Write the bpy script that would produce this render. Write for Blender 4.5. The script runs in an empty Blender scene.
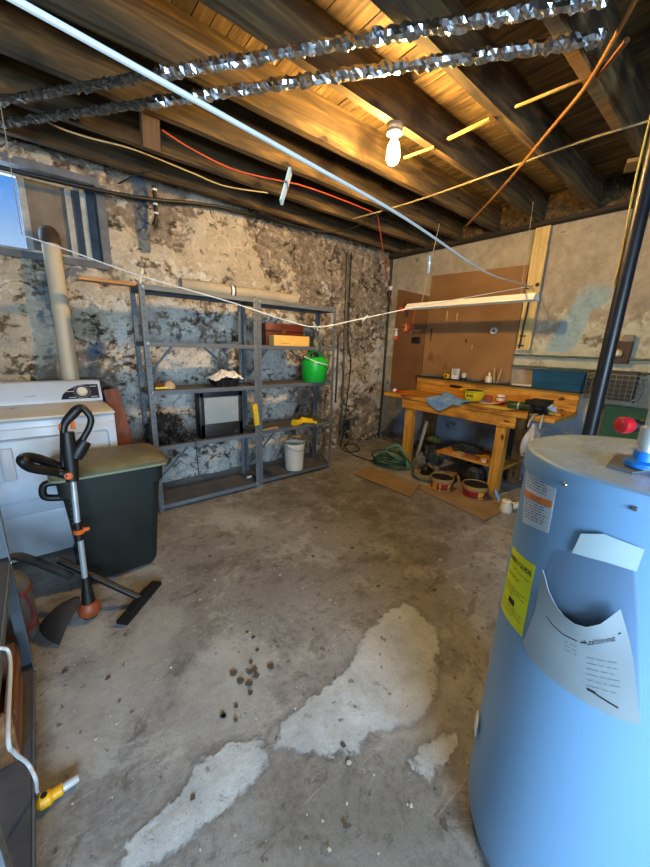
import bpy, bmesh, math, random
import numpy as np
from mathutils import Vector, Matrix, Euler, noise
random.seed(7)
C = bpy.context.scene.collection
PI = math.pi
V = Vector
# ------------------------------------------------------------------ camera
FPX, EYE = 342.4, 1.42
_p, _r, _y = math.radians(14.27), math.radians(1.98), math.radians(50.2)
_ax = np.array([math.sin(_y), math.cos(_y), 0]); _ay = np.array([-math.cos(_y), math.sin(_y), 0])
_fw = np.array([0, math.cos(_p), -math.sin(_p)]); _rt = np.array([1., 0, 0]); _up = np.cross(_rt, _fw)
_rt, _up = math.cos(_r)*_rt+math.sin(_r)*_up, -math.sin(_r)*_rt+math.cos(_r)*_up
_w = lambda v: np.array([v@_ax, v@_ay, v[2]])
FW, RT, UP = _w(_fw), _w(_rt), _w(_up)
def ray(x, y): return RT*(x-325)/FPX-UP*(y-433.5)/FPX+FW
def at(x, y, axis, val):
    """where the sight line through a photo point meets the plane axis = val"""
    d = ray(x, y); c = np.array([0, 0, EYE])
    return V(c+d*((val-c[axis])/d[axis]))
def depth(x, y, t): return V(np.array([0, 0, EYE])+ray(x, y)*t)
cam = bpy.data.cameras.new('camera'); co = bpy.data.objects.new('camera', cam); C.objects.link(co)
m = Matrix.Identity(4)
for i in range(3):
    m[i][0], m[i][1], m[i][2] = RT[i], UP[i], -FW[i]
m[2][3] = EYE
co.matrix_world = m
cam.sensor_fit = 'HORIZONTAL'; cam.sensor_width = 36; cam.lens = FPX/650*36; cam.clip_start = .02
bpy.context.scene.camera = co
vs = bpy.context.scene.view_settings
vs.view_transform = 'Standard'; vs.look = 'None'; vs.gamma = 1; vs.use_curve_mapping = False
vs.exposure = 0.0
BULB, DAY, DAY2 = 1700.0, 285.0, 25.0

# ------------------------------------------------------------------ materials
def lin(h):
    if not isinstance(h, str): return (*h, 1)
    o = []
    for i in (0, 2, 4):
        c = int(h[i:i+2], 16)/255
        o.append(c/12.92 if c <= .04045 else ((c+.055)/1.055)**2.4)
    return (*o, 1)
class N:
    def __init__(s, name):
        s.m = bpy.data.materials.new(name); s.m.use_nodes = True
        s.t = s.m.node_tree; s.b = s.t.nodes['Principled BSDF']; s.out = s.t.nodes['Material Output']
    def n(s, typ, **k):
        x = s.t.nodes.new(typ)
        for a, v in k.items():
            if a in x.inputs.keys() and not hasattr(x, a): x.inputs[a].default_value = v
            else: setattr(x, a, v)
        return x
    def l(s, a, b): s.t.links.new(a, b)
    def coord(s, stretch=(1, 1, 1), kind='Object', rot=(0, 0, 0)):
        c = s.n('ShaderNodeTexCoord'); mp = s.n('ShaderNodeMapping')
        mp.inputs['Scale'].default_value = stretch; mp.inputs['Rotation'].default_value = rot
        s.l(c.outputs[kind], mp.inputs['Vector']); return mp.outputs[0]
    def noise(s, vec, scale, detail=6, rough=.6, dist=0):
        x = s.n('ShaderNodeTexNoise'); x.inputs['Scale'].default_value = scale; x.inputs['Detail'].default_value = detail
        x.inputs['Roughness'].default_value = rough; x.inputs['Distortion'].default_value = dist
        if vec is not None: s.l(vec, x.inputs['Vector'])
        return x.outputs['Fac']
    def ramp(s, fac, *stops):
        x = s.n('ShaderNodeValToRGB'); e = x.color_ramp.elements
        while len(e) < len(stops): e.new(.5)
        for k, (p, c) in enumerate(stops): e[k].position = p; e[k].color = lin(c) if not isinstance(c, float) else (c, c, c, 1)
        s.l(fac, x.inputs[0]); return x.outputs[0]
    def mix(s, fac, a, b, mode='MIX'):
        x = s.n('ShaderNodeMix', data_type='RGBA', blend_type=mode)
        if isinstance(fac, (int, float)): x.inputs[0].default_value = fac
        else: s.l(fac, x.inputs[0])
        for k, v in ((6, a), (7, b)):
            if isinstance(v, (str, tuple)): x.inputs[k].default_value = lin(v)
            else: s.l(v, x.inputs[k])
        return x.outputs[2]
    def math(s, op, a, b=None, c=None):
        x = s.n('ShaderNodeMath', operation=op)
        for k, v in enumerate((a, b, c)):
            if v is None: continue
            if isinstance(v, (int, float)): x.inputs[k].default_value = v
            else: s.l(v, x.inputs[k])
        return x.outputs[0]
    def step(s, v, a, b):
        x = s.n('ShaderNodeMapRange', interpolation_type='SMOOTHSTEP')
        x.inputs[1].default_value = a; x.inputs[2].default_value = b
        s.l(v, x.inputs[0]); return x.outputs[0]
    def bump(s, h, strength=.3, d=.01):
        x = s.n('ShaderNodeBump'); x.inputs['Strength'].default_value = strength; x.inputs['Distance'].default_value = d
        s.l(h, x.inputs['Height']); s.l(x.outputs[0], s.b.inputs['Normal'])
    def fin(s, col=None, rough=None, metal=0, spec=None):
        if col is not None:
            if isinstance(col, (str, tuple)): s.b.inputs['Base Color'].default_value = lin(col)
            else: s.l(col, s.b.inputs['Base Color'])
        if rough is not None:
            if isinstance(rough, (int, float)): s.b.inputs['Roughness'].default_value = rough
            else: s.l(rough, s.b.inputs['Roughness'])
        s.b.inputs['Metallic'].default_value = metal
        if spec is not None: s.b.inputs['Specular IOR Level'].default_value = spec
        return s.m
_mc = {}
def mat(name, c1, c2=None, scale=12, rough=.6, metal=0, bump=.1, stretch=(1, 1, 1), lo=.35, hi=.65, bd=.004):
    """painted / plastic / cloth surface with a procedural wear noise"""
    if name in _mc: return _mc[name]
    s = N(name); v = s.coord(stretch); f = s.noise(v, scale)
    col = s.ramp(f, (lo, c1), (hi, c2)) if c2 else s.mix(f, c1, tuple(min(1, x*1.12) for x in lin(c1)[:3]))
    if bump: s.bump(f, bump, bd)
    r = s.math('MULTIPLY_ADD', f, .25, rough-.12)
    _mc[name] = s.fin(col, r, metal); return _mc[name]
def wood(name, c1, c2, c3, axis=0, scale=6, rough=.65, knots=True):
    if name in _mc: return _mc[name]
    s = N(name); st = [9, 9, 9]; st[axis] = .8
    v = s.coord(tuple(st)); f = s.noise(v, scale*.35, 5, .55, 1.2); g = s.noise(s.coord(), 2.2, 4)
    col = s.ramp(f, (.3, c1), (.52, c2), (.72, c3))
    col = s.mix(s.step(g, .5, .75), col, s.mix(1, col, '8a7a66', 'MULTIPLY'))
    if knots:
        k = s.noise(s.coord(tuple([3 if i != axis else 1.3 for i in range(3)])), 3.3, 2)
        col = s.mix(s.step(k, .68, .74), col, s.mix(1, col, '6e4a28', 'MULTIPLY'))
    s.bump(f, .25, .003)
    _mc[name] = s.fin(col, rough); return _mc[name]

# ------------------------------------------------------------------ mesh builder
ORG = {}
class MB:
    def __init__(s): s.bm = bmesh.new()
    def _new(s, fn):
        old = set(s.bm.verts); fn(); return [v for v in s.bm.verts if v not in old]
    def box(s, c, size, rot=None, bev=0, seg=1):
        r = bmesh.ops.create_cube(s.bm, size=1); vs_ = r['verts']
        M = Matrix.Translation(V(c)) @ ((Euler(rot).to_matrix() if not isinstance(rot, Matrix) else rot).to_4x4() if rot is not None else Matrix.Identity(4)) @ Matrix.Diagonal((*size, 1))
        for v in vs_: v.co = M @ v.co
        if bev:
            es = {e for v in vs_ for e in v.link_edges}
            bmesh.ops.bevel(s.bm, geom=list(es), offset=bev, segments=seg, affect='EDGES', profile=.5)
        return s
    def span(s, a, b, bev=0, seg=1):
        a, b = V(a), V(b); return s.box((a+b)/2, tuple(abs(x) for x in (b-a)), None, bev, seg)
    def bar(s, p, q, w, h, up=(0, 0, 1), bev=0):
        p, q = V(p), V(q); z = (q-p).normalized(); x = V(up).cross(z)
        if x.length < 1e-4: x = V((1, 0, 0)).cross(z)
        x.normalize(); y = z.cross(x)
        R = Matrix((x, y, z)).transposed()
        return s.box((p+q)/2, (w, h, (q-p).length), R, bev)
    def tube(s, pts, r, n=10, closed=False, cap=True, jit=0):
        pts = [V(p) for p in pts]; k = len(pts)
        rs = r if isinstance(r, (list, tuple)) else [r]*k
        rings = []; x = None
        for i, p in enumerate(pts):
            if closed: t = pts[(i+1) % k]-pts[i-1]
            else: t = pts[min(i+1, k-1)]-pts[max(i-1, 0)]
            if t.length < 1e-9: t = V((0, 0, 1))
            t.normalize()
            if x is None:
                x = t.orthogonal().normalized()
            else:
                x = x-t*x.dot(t)
                x = x.normalized() if x.length > 1e-6 else t.orthogonal().normalized()
            y = t.cross(x)
            rings.append([s.bm.verts.new(p+(x*math.cos(2*PI*j/n)+y*math.sin(2*PI*j/n))*rs[i]*(1+jit*random.uniform(-1, 1))) for j in range(n)])
        for i in range(k if closed else k-1):
            a, b = rings[i], rings[(i+1) % k]
            for j in range(n): s.bm.faces.new((a[j], a[(j+1) % n], b[(j+1) % n], b[j]))
        if cap and not closed:
            s.bm.faces.new(rings[0][::-1]); s.bm.faces.new(rings[-1])
        return s
    def cyl(s, p, q, r, r2=None, n=20): return s.tube([p, q], [r, r if r2 is None else r2], n)
    def lathe(s, prof, c=(0, 0, 0), n=32, R=None):
        c = V(c); rings = []
        R = R or Matrix.Identity(3)
        for (r, z) in prof:
            if r < 1e-6: rings.append([s.bm.verts.new(c+R @ V((0, 0, z)))])
            else: rings.append([s.bm.verts.new(c+R @ V((r*math.cos(2*PI*j/n), r*math.sin(2*PI*j/n), z))) for j in range(n)])
        for a, b in zip(rings, rings[1:]):
            for j in range(n):
                q = [a[j % len(a)], a[(j+1) % len(a)], b[(j+1) % len(b)], b[j % len(b)]]
                u = []
                for w_ in q:
                    if w_ not in u: u.append(w_)
                if len(u) > 2: s.bm.faces.new(u)
        return s
    def ball(s, c, r, n=16):
        r = (r, r, r) if isinstance(r, (int, float)) else r
        q = bmesh.ops.create_uvsphere(s.bm, u_segments=n, v_segments=max(6, n//2), radius=1)
        for v in q['verts']: v.co = V((v.co[i]*r[i]+c[i] for i in range(3)))
        return s
    def prism(s, pts, vec):
        vec = V(vec); a = [s.bm.verts.new(V(p)) for p in pts]; b = [s.bm.verts.new(V(p)+vec) for p in pts]
        s.bm.faces.new(a[::-1]); s.bm.faces.new(b); n = len(a)
        for i in range(n): s.bm.faces.new((a[i], a[(i+1) % n], b[(i+1) % n], b[i]))
        return s
    def grid(s, fn, nu, nv, thick=0):
        P = [[V(fn(i/nu, j/nv)) for j in range(nv+1)] for i in range(nu+1)]
        vv = [[s.bm.verts.new(p) for p in row] for row in P]
        fs = [s.bm.faces.new((vv[i][j], vv[i+1][j], vv[i+1][j+1], vv[i][j+1])) for i in range(nu) for j in range(nv)]
        if thick:
            bmesh.ops.recalc_face_normals(s.bm, faces=fs); bmesh.ops.solidify(s.bm, geom=fs, thickness=thick)
        return s
    def heap(s, c, sx, sy, sz, amp=.25, freq=6, seed=0, sub=4, p=2.0):
        q = bmesh.ops.create_icosphere(s.bm, subdivisions=sub, radius=1)
        for v in q['verts']:
            d = v.co.copy(); k = 1+amp*noise.fractal(d*freq*.5+V((seed*7.3, seed, 0)), .7, 2, 4)
            co_ = V((d.x*sx*k, d.y*sy*k, d.z*sz*k))
            co_.z = max(co_.z, -sz*.35)+sz*.35
            v.co = co_+V(c)
        return s
    def build(s, name, mt, parent=None, loc=None, smooth=True, ang=38, normals=True):
        bm = s.bm
        if normals: bmesh.ops.recalc_face_normals(bm, faces=bm.faces)
        me = bpy.data.meshes.new(name)
        if parent is not None: org = ORG[parent.name]
        elif loc is not None: org = V(loc)
        else:
            xs = [v.co for v in bm.verts]
            org = V(((min(v.x for v in xs)+max(v.x for v in xs))/2, (min(v.y for v in xs)+max(v.y for v in xs))/2, min(v.z for v in xs)))
        for v in bm.verts: v.co -= org
        bm.to_mesh(me); bm.free()
        if smooth:
            me.shade_smooth()
            me.set_sharp_from_angle(angle=math.radians(ang))
        me.materials.append(mt)
        o = bpy.data.objects.new(name, me); C.objects.link(o)
        if parent is not None: o.parent = parent
        else: o.location = org
        ORG[o.name] = org
        return o
def tag(o, label, cat, group=None, kind=None):
    o['label'] = label; o['category'] = cat
    if group: o['group'] = group
    if kind: o['kind'] = kind
    return o
def thing(name, label, cat, loc, group=None):
    o = bpy.data.objects.new(name, None); C.objects.link(o); o.empty_display_size = .05
    o.location = loc; ORG[o.name] = V(loc); return tag(o, label, cat, group)
def structure(o): o['kind'] = 'structure'; return o
def copy_tree(o, parent=None, skip=()):
    c = o.copy(); C.objects.link(c); ORG[c.name] = ORG[o.name].copy()
    if parent: c.parent = parent
    for ch in list(o.children):
        if ch.name.split('.')[0] not in skip: copy_tree(ch, c, skip)
    return c
def spline(pts, n=12):
    """Catmull-Rom through the points"""
    pts = [V(p) for p in pts]; P = [pts[0]*2-pts[1]]+pts+[pts[-1]*2-pts[-2]]; o = []
    for i in range(1, len(P)-2):
        a, b, c, d = P[i-1:i+3]
        for k in range(n):
            t = k/n
            o.append(.5*((2*b)+(c-a)*t+(2*a-5*b+4*c-d)*t*t+(3*b-a-3*c+d)*t**3))
    return o+[pts[-1]]
def rotz(a): return Matrix.Rotation(a, 3, 'Z')
def axis_to(v):
    return V((0, 0, 1)).rotation_difference(V(v).normalized()).to_matrix()
def fbm(p, o=4): return noise.fractal(p, 1.0, 2.0, o, noise_basis='PERLIN_ORIGINAL')
def sst(x, a, b):
    t = min(1, max(0, (x-a)/(b-a))); return t*t*(3-2*t)

# ------------------------------------------------------------------ room
XL, XR, YF, YB, ZT, ZB = -1.7, 4.15, -2.0, 3.6, 2.92, 2.69
WX0, WX1, WZ0, WZ1 = -.95, .53, 2.03, 2.6          # window opening in the back wall

def masked_grid(name, mt, fn, u0, u1, v0, v1, step, place, hole=None):
    """a wall or floor as a fine relief; fn(u,v) -> (height, mask rgba)"""
    nu, nv = round((u1-u0)/step), round((v1-v0)/step)
    verts, cols, faces = [], [], []
    for i in range(nu+1):
        for j in range(nv+1):
            u, v = u0+(u1-u0)*i/nu, v0+(v1-v0)*j/nv
            h, c = fn(u, v); verts.append(place(u, v, h)); cols.append(c)
    for i in range(nu):
        for j in range(nv):
            if hole:
                u, v = u0+(u1-u0)*(i+.5)/nu, v0+(v1-v0)*(j+.5)/nv
                if hole[0] < u < hole[1] and hole[2] < v < hole[3]: continue
            a = i*(nv+1)+j; faces.append((a, a+nv+1, a+nv+2, a+1))
    me = bpy.data.meshes.new(name); me.from_pydata(verts, [], faces); me.update()
    at_ = me.color_attributes.new('mask', 'FLOAT_COLOR', 'POINT')
    at_.data.foreach_set('color', np.array(cols, dtype=np.float32).ravel())
    me.shade_smooth(); me.materials.append(mt)
    o = bpy.data.objects.new(name, me); C.objects.link(o); return structure(o)

def poly_sdf(P, poly):
    """signed distance (inside positive) for numpy points"""
    poly = np.array(poly); d = np.full(len(P), 1e9); ins = np.zeros(len(P), bool)
    for a, b in zip(poly, np.roll(poly, -1, 0)):
        e = b-a; w_ = P-a; t = np.clip((w_@e)/(e@e), 0, 1)
        d = np.minimum(d, np.hypot(*(w_-t[:, None]*e).T))
        c = ((a[1] > P[:, 1]) != (b[1] > P[:, 1]))
        with np.errstate(divide='ignore', invalid='ignore'):
            x = (b[0]-a[0])*(P[:, 1]-a[1])/(b[1]-a[1])+a[0]
        ins ^= c & (P[:, 0] < x)
    return np.where(ins, d, -d)
def fpoly(s, ox=0, oy=0, sc=1):
    return [tuple(at(ox+float(a)/sc, oy+float(b)/sc, 2, 0)[:2]) for a, b in (t.split(',') for t in s.split())]

# --- floor
def floor_material():
    s = N('worn_concrete'); v = s.coord(kind='Object')
    att = s.n('ShaderNodeAttribute', attribute_name='mask'); sep = s.n('ShaderNodeSeparateColor'); s.l(att.outputs['Color'], sep.inputs[0])
    R, G, B = sep.outputs; A = att.outputs['Alpha']
    big = s.noise(v, 1.1, 8, .62); mid = s.noise(v, 5.5, 8, .68); fine = s.noise(v, 38, 6, .7); mic = s.noise(v, 160, 4, .7)
    base = s.ramp(big, (.3, '6c665d'), (.46, '87817a'), (.6, '98938a'), (.75, 'a8a399'))
    base = s.mix(.6, base, s.ramp(mid, (.32, '4c4540'), (.5, '86817a'), (.66, 'b0aca2')))
    base = s.mix(.3, base, s.ramp(fine, (.3, '4c4540'), (.5, '98938a'), (.7, 'b9b5aa')))
    # scraped, paler islands and worn darker ones
    isl = s.noise(v, 2.6, 10, .74, .4); il2 = s.noise(s.coord((1, 1.7, 1), rot=(0, 0, .5)), 4.3, 10, .76, .6)
    base = s.mix(s.math('MULTIPLY', s.step(isl, .53, .57), .4), base, 'b9b5aa')
    base = s.mix(s.math('MULTIPLY', s.step(il2, .44, .39), .5), base, '4f463c')
    # brown dirt
    dirt = s.math('ADD', G, s.math('MULTIPLY', s.math('SUBTRACT', mid, .5), 2.6))
    dirt = s.math('ADD', dirt, s.math('MULTIPLY', s.math('SUBTRACT', fine, .5), 1.3))
    base = s.mix(s.math('MULTIPLY', s.step(dirt, .25, .85), .85), base, s.ramp(fine, (.3, '3d342c'), (.55, '5f564b'), (.72, '7c7468')))
    # pale worn surface
    pale = s.math('ADD', B, s.math('MULTIPLY', s.math('SUBTRACT', isl, .5), 1.8))
    base = s.mix(s.math('MULTIPLY', s.step(pale, .4, .75), .7), base, s.ramp(mid, (.3, '9b978c'), (.55, 'aba79c'), (.75, 'b9b5aa')))
    # trowelled repair patches
    edge = s.math('ADD', R, s.math('MULTIPLY', s.math('SUBTRACT', s.noise(v, 7, 9, .72), .5), .4))
    patch = s.step(edge, .485, .52)
    pc = s.ramp(s.noise(v, 4.5, 9, .74, .3), (.3, 'a0a29e'), (.5, 'bfc1bd'), (.66, 'd2d4cf'))
    pc = s.mix(s.step(s.noise(v, 14, 6, .75, .6), .56, .7), pc, '8f908b')
    base = s.mix(s.math('MULTIPLY', patch, .9), base, pc)
    rim = s.math('MULTIPLY', s.step(edge, .42, .49), s.math('SUBTRACT', 1, s.step(edge, .49, .54)))
    base = s.mix(s.math('MULTIPLY', rim, .3), base, '55504a')
    # dark spots, scratches and grit
    sp = s.step(s.noise(v, 21, 3, .5), .66, .71)
    base = s.mix(s.math('MULTIPLY', sp, .6), base, '34302b')
    for rot, sc in ((.7, 3.2), (-.9, 2.6), (.25, 4.1)):
        wv = s.noise(s.coord((1, 16, 1), rot=(0, 0, rot)), sc, 5, .7, .4)
        base = s.mix(s.math('MULTIPLY', s.step(wv, .655, .69), .4), base, 'b5b2aa')
    base = s.mix(s.math('MULTIPLY', s.step(mic, .64, .72), .55), base, 'c0bdb4')
    base = s.mix(s.math('MULTIPLY', s.step(mic, .43, .32), .5), base, '3a3530')
    base = s.mix(s.math('MULTIPLY', s.step(A, .3, .9), .45), base, s.mix(1, base, 'a9b2a2', 'MULTIPLY'))
    base = s.mix(1, base, (.95, 1.03, 1.14), 'MULTIPLY')
    h = s.math('ADD', s.math('MULTIPLY', mid, .6), s.math('ADD', s.math('MULTIPLY', fine, .35), s.math('MULTIPLY', patch, .25)))
    s.bump(h, .8, .014)
    return s.fin(base, s.math('MULTIPLY_ADD', mid, .3, .42), spec=.4)
def build_floor():
    st = .03; nx, ny = round((XR-XL+.2)/st), round((YB-YF+.6)/st)
    gx, gy = np.meshgrid(np.linspace(XL-.1, XR+.1, nx+1), np.linspace(YF-.1, YB+.5, ny+1), indexing='ij')
    P = np.c_[gx.ravel(), gy.ravel()]
    Z = lambda t: fpoly(t, 160, 500, 1.912)
    patches = [Z('400,235 470,195 525,240 535,300 522,390 490,430 400,440 380,480 320,490 230,470 215,440 270,385 330,345 385,290'),
               Z('-60,640 10,590 70,500 130,465 175,455 222,470 215,505 150,560 100,610 30,665 -60,740 -150,800'),
               Z('478,500 500,470 535,435 570,440 560,480 540,510 512,545')]
    R = np.full(len(P), -1.)
    for q in patches: R = np.maximum(R, poly_sdf(P, q))
    R = np.clip(.5+R*2.2, 0, 1)
    dirt = [Z('0,90 120,40 260,90 430,60 520,130 400,200 300,180 200,230 120,180 0,330'), Z('230,540 400,470 500,560 560,640 480,700 300,700'), Z('330,40 520,20 640,80 640,180 470,190'),
            fpoly('165,500 330,462 480,500 500,560 380,540 250,520')]
    G = np.full(len(P), -1.)
    for q in dirt: G = np.maximum(G, poly_sdf(P, q))
    G = np.clip(.4+G*1.6, 0, 1)*.62
    pale = [Z('0,345 150,240 210,320 230,420 160,450 60,490 0,540'), Z('110,15 160,10 215,62 150,45 60,50'), Z('480,300 560,330 600,380 560,430 500,470 480,460'), fpoly('40,690 110,640 150,600 190,600 180,680 100,760 45,800'), fpoly('60,600 110,620 105,650 60,660')]
    B = np.full(len(P), -1.)
    for q in pale: B = np.maximum(B, poly_sdf(P, q))
    B = np.clip(.5+B*3., 0, 1)
    A = np.clip(.5+2*poly_sdf(P, Z('200,520 350,480 480,480 600,600 600,760 100,760')), 0, 1)
    i = iter(range(len(P)))
    def fn(u, v):
        k = next(i); h = .006*fbm(V((u*1.7, v*1.7, 3)))*1.0+.003*min(1, max(0, (R[k]-.5)*8))
        return h-.006, (R[k], G[k], B[k], A[k])
    return masked_grid('floor', floor_material(), fn, XL-.1, XR+.1, YF-.1, YB+.5, st, lambda u, v, h: (u, v, h))
build_floor()

# --- back wall: rubble stone with plaster and flaking whitewash
def stone_material():
    s = N('flaking_rubble_wall'); v = s.coord(kind='Object')
    att = s.n('ShaderNodeAttribute', attribute_name='mask'); sep = s.n('ShaderNodeSeparateColor'); s.l(att.outputs['Color'], sep.inputs[0])
    plas, wash, joint = sep.outputs; blue = att.outputs['Alpha']
    n1 = s.noise(v, 4, 8, .7); n2 = s.noise(v, 16, 8, .72, .3); n3 = s.noise(v, 70, 5, .7)
    j = s.math('SUBTRACT', n2, .5); n1c = s.math('SUBTRACT', n1, .5)
    stone = s.ramp(n1, (.3, '675a4c'), (.45, '8a7c6a'), (.58, 'a49786'), (.7, 'b9af9e'))
    stone = s.mix(.5, stone, s.ramp(n2, (.3, '4d4238'), (.5, '82766a'), (.7, 'aca294')))
    jm = s.math('ADD', joint, s.math('MULTIPLY', j, 1.3))
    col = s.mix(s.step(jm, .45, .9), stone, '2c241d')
    # plaster
    pm = s.math('ADD', plas, s.math('ADD', s.math('MULTIPLY', j, 1.1), s.math('MULTIPLY', n1c, .6)))
    pl = s.ramp(n1, (.3, '99907f'), (.5, 'b8ae9c'), (.68, 'cfc7b8'))
    pl = s.mix(.3, pl, s.ramp(n3, (.3, '94866f'), (.7, 'd8cdb8')))
    col = s.mix(s.step(pm, .46, .56), col, pl)
    # whitewash
    wm = s.math('ADD', wash, s.math('ADD', s.math('MULTIPLY', j, 2.4), s.math('MULTIPLY', n1c, .9)))
    wc = s.ramp(n1, (.3, 'b5b6b4'), (.55, 'd4d2cc'), (.75, 'e6e3db'))
    wc = s.mix(s.math('MULTIPLY', s.step(n3, .53, .62), .6), wc, '6f767e'); wc = s.mix(s.math('MULTIPLY', s.step(s.noise(v, 26, 7, .75, .5), .55, .62), .6), wc, '5d6064')
    col = s.mix(s.math('MULTIPLY', s.step(wm, .48, .56), .95), col, wc)
    # pale lime flecks on bare stone
    fl = s.step(s.noise(v, 9, 9, .78, .9), .53, .6)
    col = s.mix(s.math('MULTIPLY', fl, .7), col, 'd6cab4')
    dk = s.step(s.noise(v, 8.5, 8, .75, .5), .4, .33)
    col = s.mix(s.math('MULTIPLY', dk, .75), col, '3b2f25')
    # crevices between the stones, broken up by the mortar
    dn = s.n('ShaderNodeVectorMath', operation='SCALE'); nz_ = s.n('ShaderNodeTexNoise'); nz_.inputs['Scale'].default_value = 5; nz_.inputs['Detail'].default_value = 5; s.l(v, nz_.inputs['Vector'])
    s.l(nz_.outputs['Color'], dn.inputs[0]); dn.inputs['Scale'].default_value = .3
    ad = s.n('ShaderNodeVectorMath', operation='ADD'); s.l(v, ad.inputs[0]); s.l(dn.outputs[0], ad.inputs[1])
    mp = s.n('ShaderNodeMapping'); mp.inputs['Scale'].default_value = (3.2, 3.2, 8.5); s.l(ad.outputs[0], mp.inputs[0])
    vo = s.n('ShaderNodeTexVoronoi', feature='DISTANCE_TO_EDGE'); vo.inputs['Scale'].default_value = 1; s.l(mp.outputs[0], vo.inputs['Vector'])
    ed = vo.outputs['Distance']
    ed = s.math('ADD', ed, s.math('MULTIPLY', j, .5))
    brk = s.step(s.noise(v, 4.2, 7, .75), .5, .6)
    crev = s.math('MULTIPLY', s.step(ed, .09, -.02), s.math('MULTIPLY', brk, s.math('SUBTRACT', 1, s.math('MULTIPLY', s.step(pm, .75, 1.05), .9))))
    col = s.mix(s.math('MULTIPLY', crev, .7), col, '3d3329')
    lip = s.math('MULTIPLY', s.math('MULTIPLY', s.step(ed, .06, .12), s.step(ed, .24, .14)), s.math('MULTIPLY', brk, s.step(n2, .46, .56)))
    col = s.mix(s.math('MULTIPLY', lip, .6), col, 'd6cab4')
    # old blue-grey paint
    bm_ = s.math('ADD', blue, s.math('MULTIPLY', j, .8))
    col = s.mix(s.math('MULTIPLY', s.step(bm_, .5, .62), .85), col, s.ramp(n2, (.35, '4a5563'), (.6, '69788a')))
    h = s.math('ADD', s.math('MULTIPLY', n2, .7), s.math('ADD', s.math('MULTIPLY', n3, .3), s.math('MULTIPLY', crev, -.7)))
    s.bump(h, 1, .03)
    return s.fin(col, .92, spec=.2)
def back_fn(x, z):
    p = V((x, z*1.55, 0)); wob = V((fbm(p*3), fbm(p*3+V((9, 0, 0))), 0))*.1
    d, pc_ = noise.voronoi(V(((x)*3.6, z*6.4, 1.7))+wob*7); cell = noise.cell(pc_[0]*37.0)
    e = d[1]-d[0]; big = fbm(V((x*1.3, z*1.3, 7))); med = fbm(V((x*4, z*4, 2)))
    # plastered zones
    plas = .4+.55*big+.2*med+.22*cell
    plas += .5*sst(x, 1.1, 1.4)*sst(2.15, x, x+.35)*sst(z, 2.0, 2.15)         # large plaster field above the shelves
    plas += .35*sst(z, 2.45, 2.2)*sst(x, 2.2, 1.9)*sst(z, 2.0, 2.1)
    plas += .35*sst(x, .75, .45)*sst(z, 2.1, 1.9)
    plas -= .3*sst(x, 2.3, 2.7)*sst(z, 1.6, 1.9)
    plas -= .35*sst(x, .7, .9)*sst(x, 1.5, 1.2)*sst(z, 2.0, 2.1)
    plas += .3*sst(x, 2.7, 2.9)*sst(z, 1.45, 1.25)*sst(z, .8, 1.)
    plas = min(1, max(0, plas))
    wash = .2+.35*big+.25*med+.1*cell+.56*sst(z, 1.85, 1.6)*sst(x, 2.62, 2.35)*sst(x, .3, .6)
    wash -= .3*sst(abs(z-1.56), .13, .06)*sst(x, 2.3, 2.)
    wash -= .3*sst(z, 2.0, 2.2)
    wash += .2*sst(x, 2.5, 2.8)*sst(med, .0, .3)
    wash = min(1, max(0, wash)); smooth = sst(plas, .45, .7)
    joint = (1-sst(e, .0, .13))*(1-.8*smooth)*(.5+.5*med)
    h = (1-smooth)*(-.028*(1-sst(e, 0, .35))+.03*med+.012*fbm(p*9))+.012*big+.014*smooth
    blue = .8*sst(x, .0, .05)*sst(x, .62, .4)*sst(z, 2.0, 1.95)*(.6+.6*med)+.9*sst(x, .78, .82)*sst(x, .93, .89)*sst(z, 2.1, 2.2)
    # old hole at the foot of the wall
    hx, hz = (x-3.5)/.17, (z-.16)/.2
    q = max(abs(hx), abs(hz))+.2*med
    if x > 3.0: 
        k = sst(q, 1.05, .8); h -= .32*k; joint = max(joint, .95*k); plas *= 1-k; wash *= 1-k
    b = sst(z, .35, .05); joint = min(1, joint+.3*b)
    return h, (plas, wash, joint, blue)
masked_grid('wall_back', stone_material(), back_fn, XL, XR+.06, -.03, ZT+.02, .02, lambda u, v, h: (u, YB-h, v), (WX0, WX1, WZ0, WZ1))

# --- right wall: parged concrete with patches of blue paint
def parge_material():
    s = N('painted_parging'); v = s.coord(kind='Object')
    att = s.n('ShaderNodeAttribute', attribute_name='mask'); sep = s.n('ShaderNodeSeparateColor'); s.l(att.outputs['Color'], sep.inputs[0])
    pale, blue, dark = sep.outputs; low = att.outputs['Alpha']
    n1 = s.noise(v, 2.6, 8, .65); n2 = s.noise(v, 13, 8, .7, .3); n3 = s.noise(v, 60, 5, .7)
    j = s.math('SUBTRACT', n2, .5); n1c = s.math('SUBTRACT', n1, .5)
    col = s.ramp(n1, (.3, '857d70'), (.5, 'a39b8c'), (.7, 'b9b0a0'))
    col = s.mix(.4, col, s.ramp(n2, (.3, '6f675c'), (.55, 'a59d8e'), (.75, 'c4bcab')))
    f = lambda msk, k=1.0: s.step(s.math('ADD', msk, s.math('ADD', s.math('MULTIPLY', j, k), s.math('MULTIPLY', n1c, .7))), .42, .6)
    col = s.mix(s.math('MULTIPLY', f(pale), .85), col, s.ramp(n2, (.3, 'a3a68f'), (.6, 'c3c4ae')))
    col = s.mix(s.math('MULTIPLY', f(blue), .8), col, s.ramp(n2, (.3, '6f93a8'), (.6, '93b2c0')))
    col = s.mix(s.math('MULTIPLY', f(low), .85), col, s.ramp(n1, (.3, '4e5f7a'), (.5, '6b7c94'), (.7, '8d98a6')))
    col = s.mix(s.math('MULTIPLY', f(dark, 1.4), .8), col, s.ramp(n2, (.3, '3c342b'), (.7, '5c5145')))
    s.bump(s.math('ADD', s.math('MULTIPLY', n2, .6), s.math('MULTIPLY', n3, .3)), .5, .012)
    return s.fin(col, .9, spec=.2)
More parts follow.
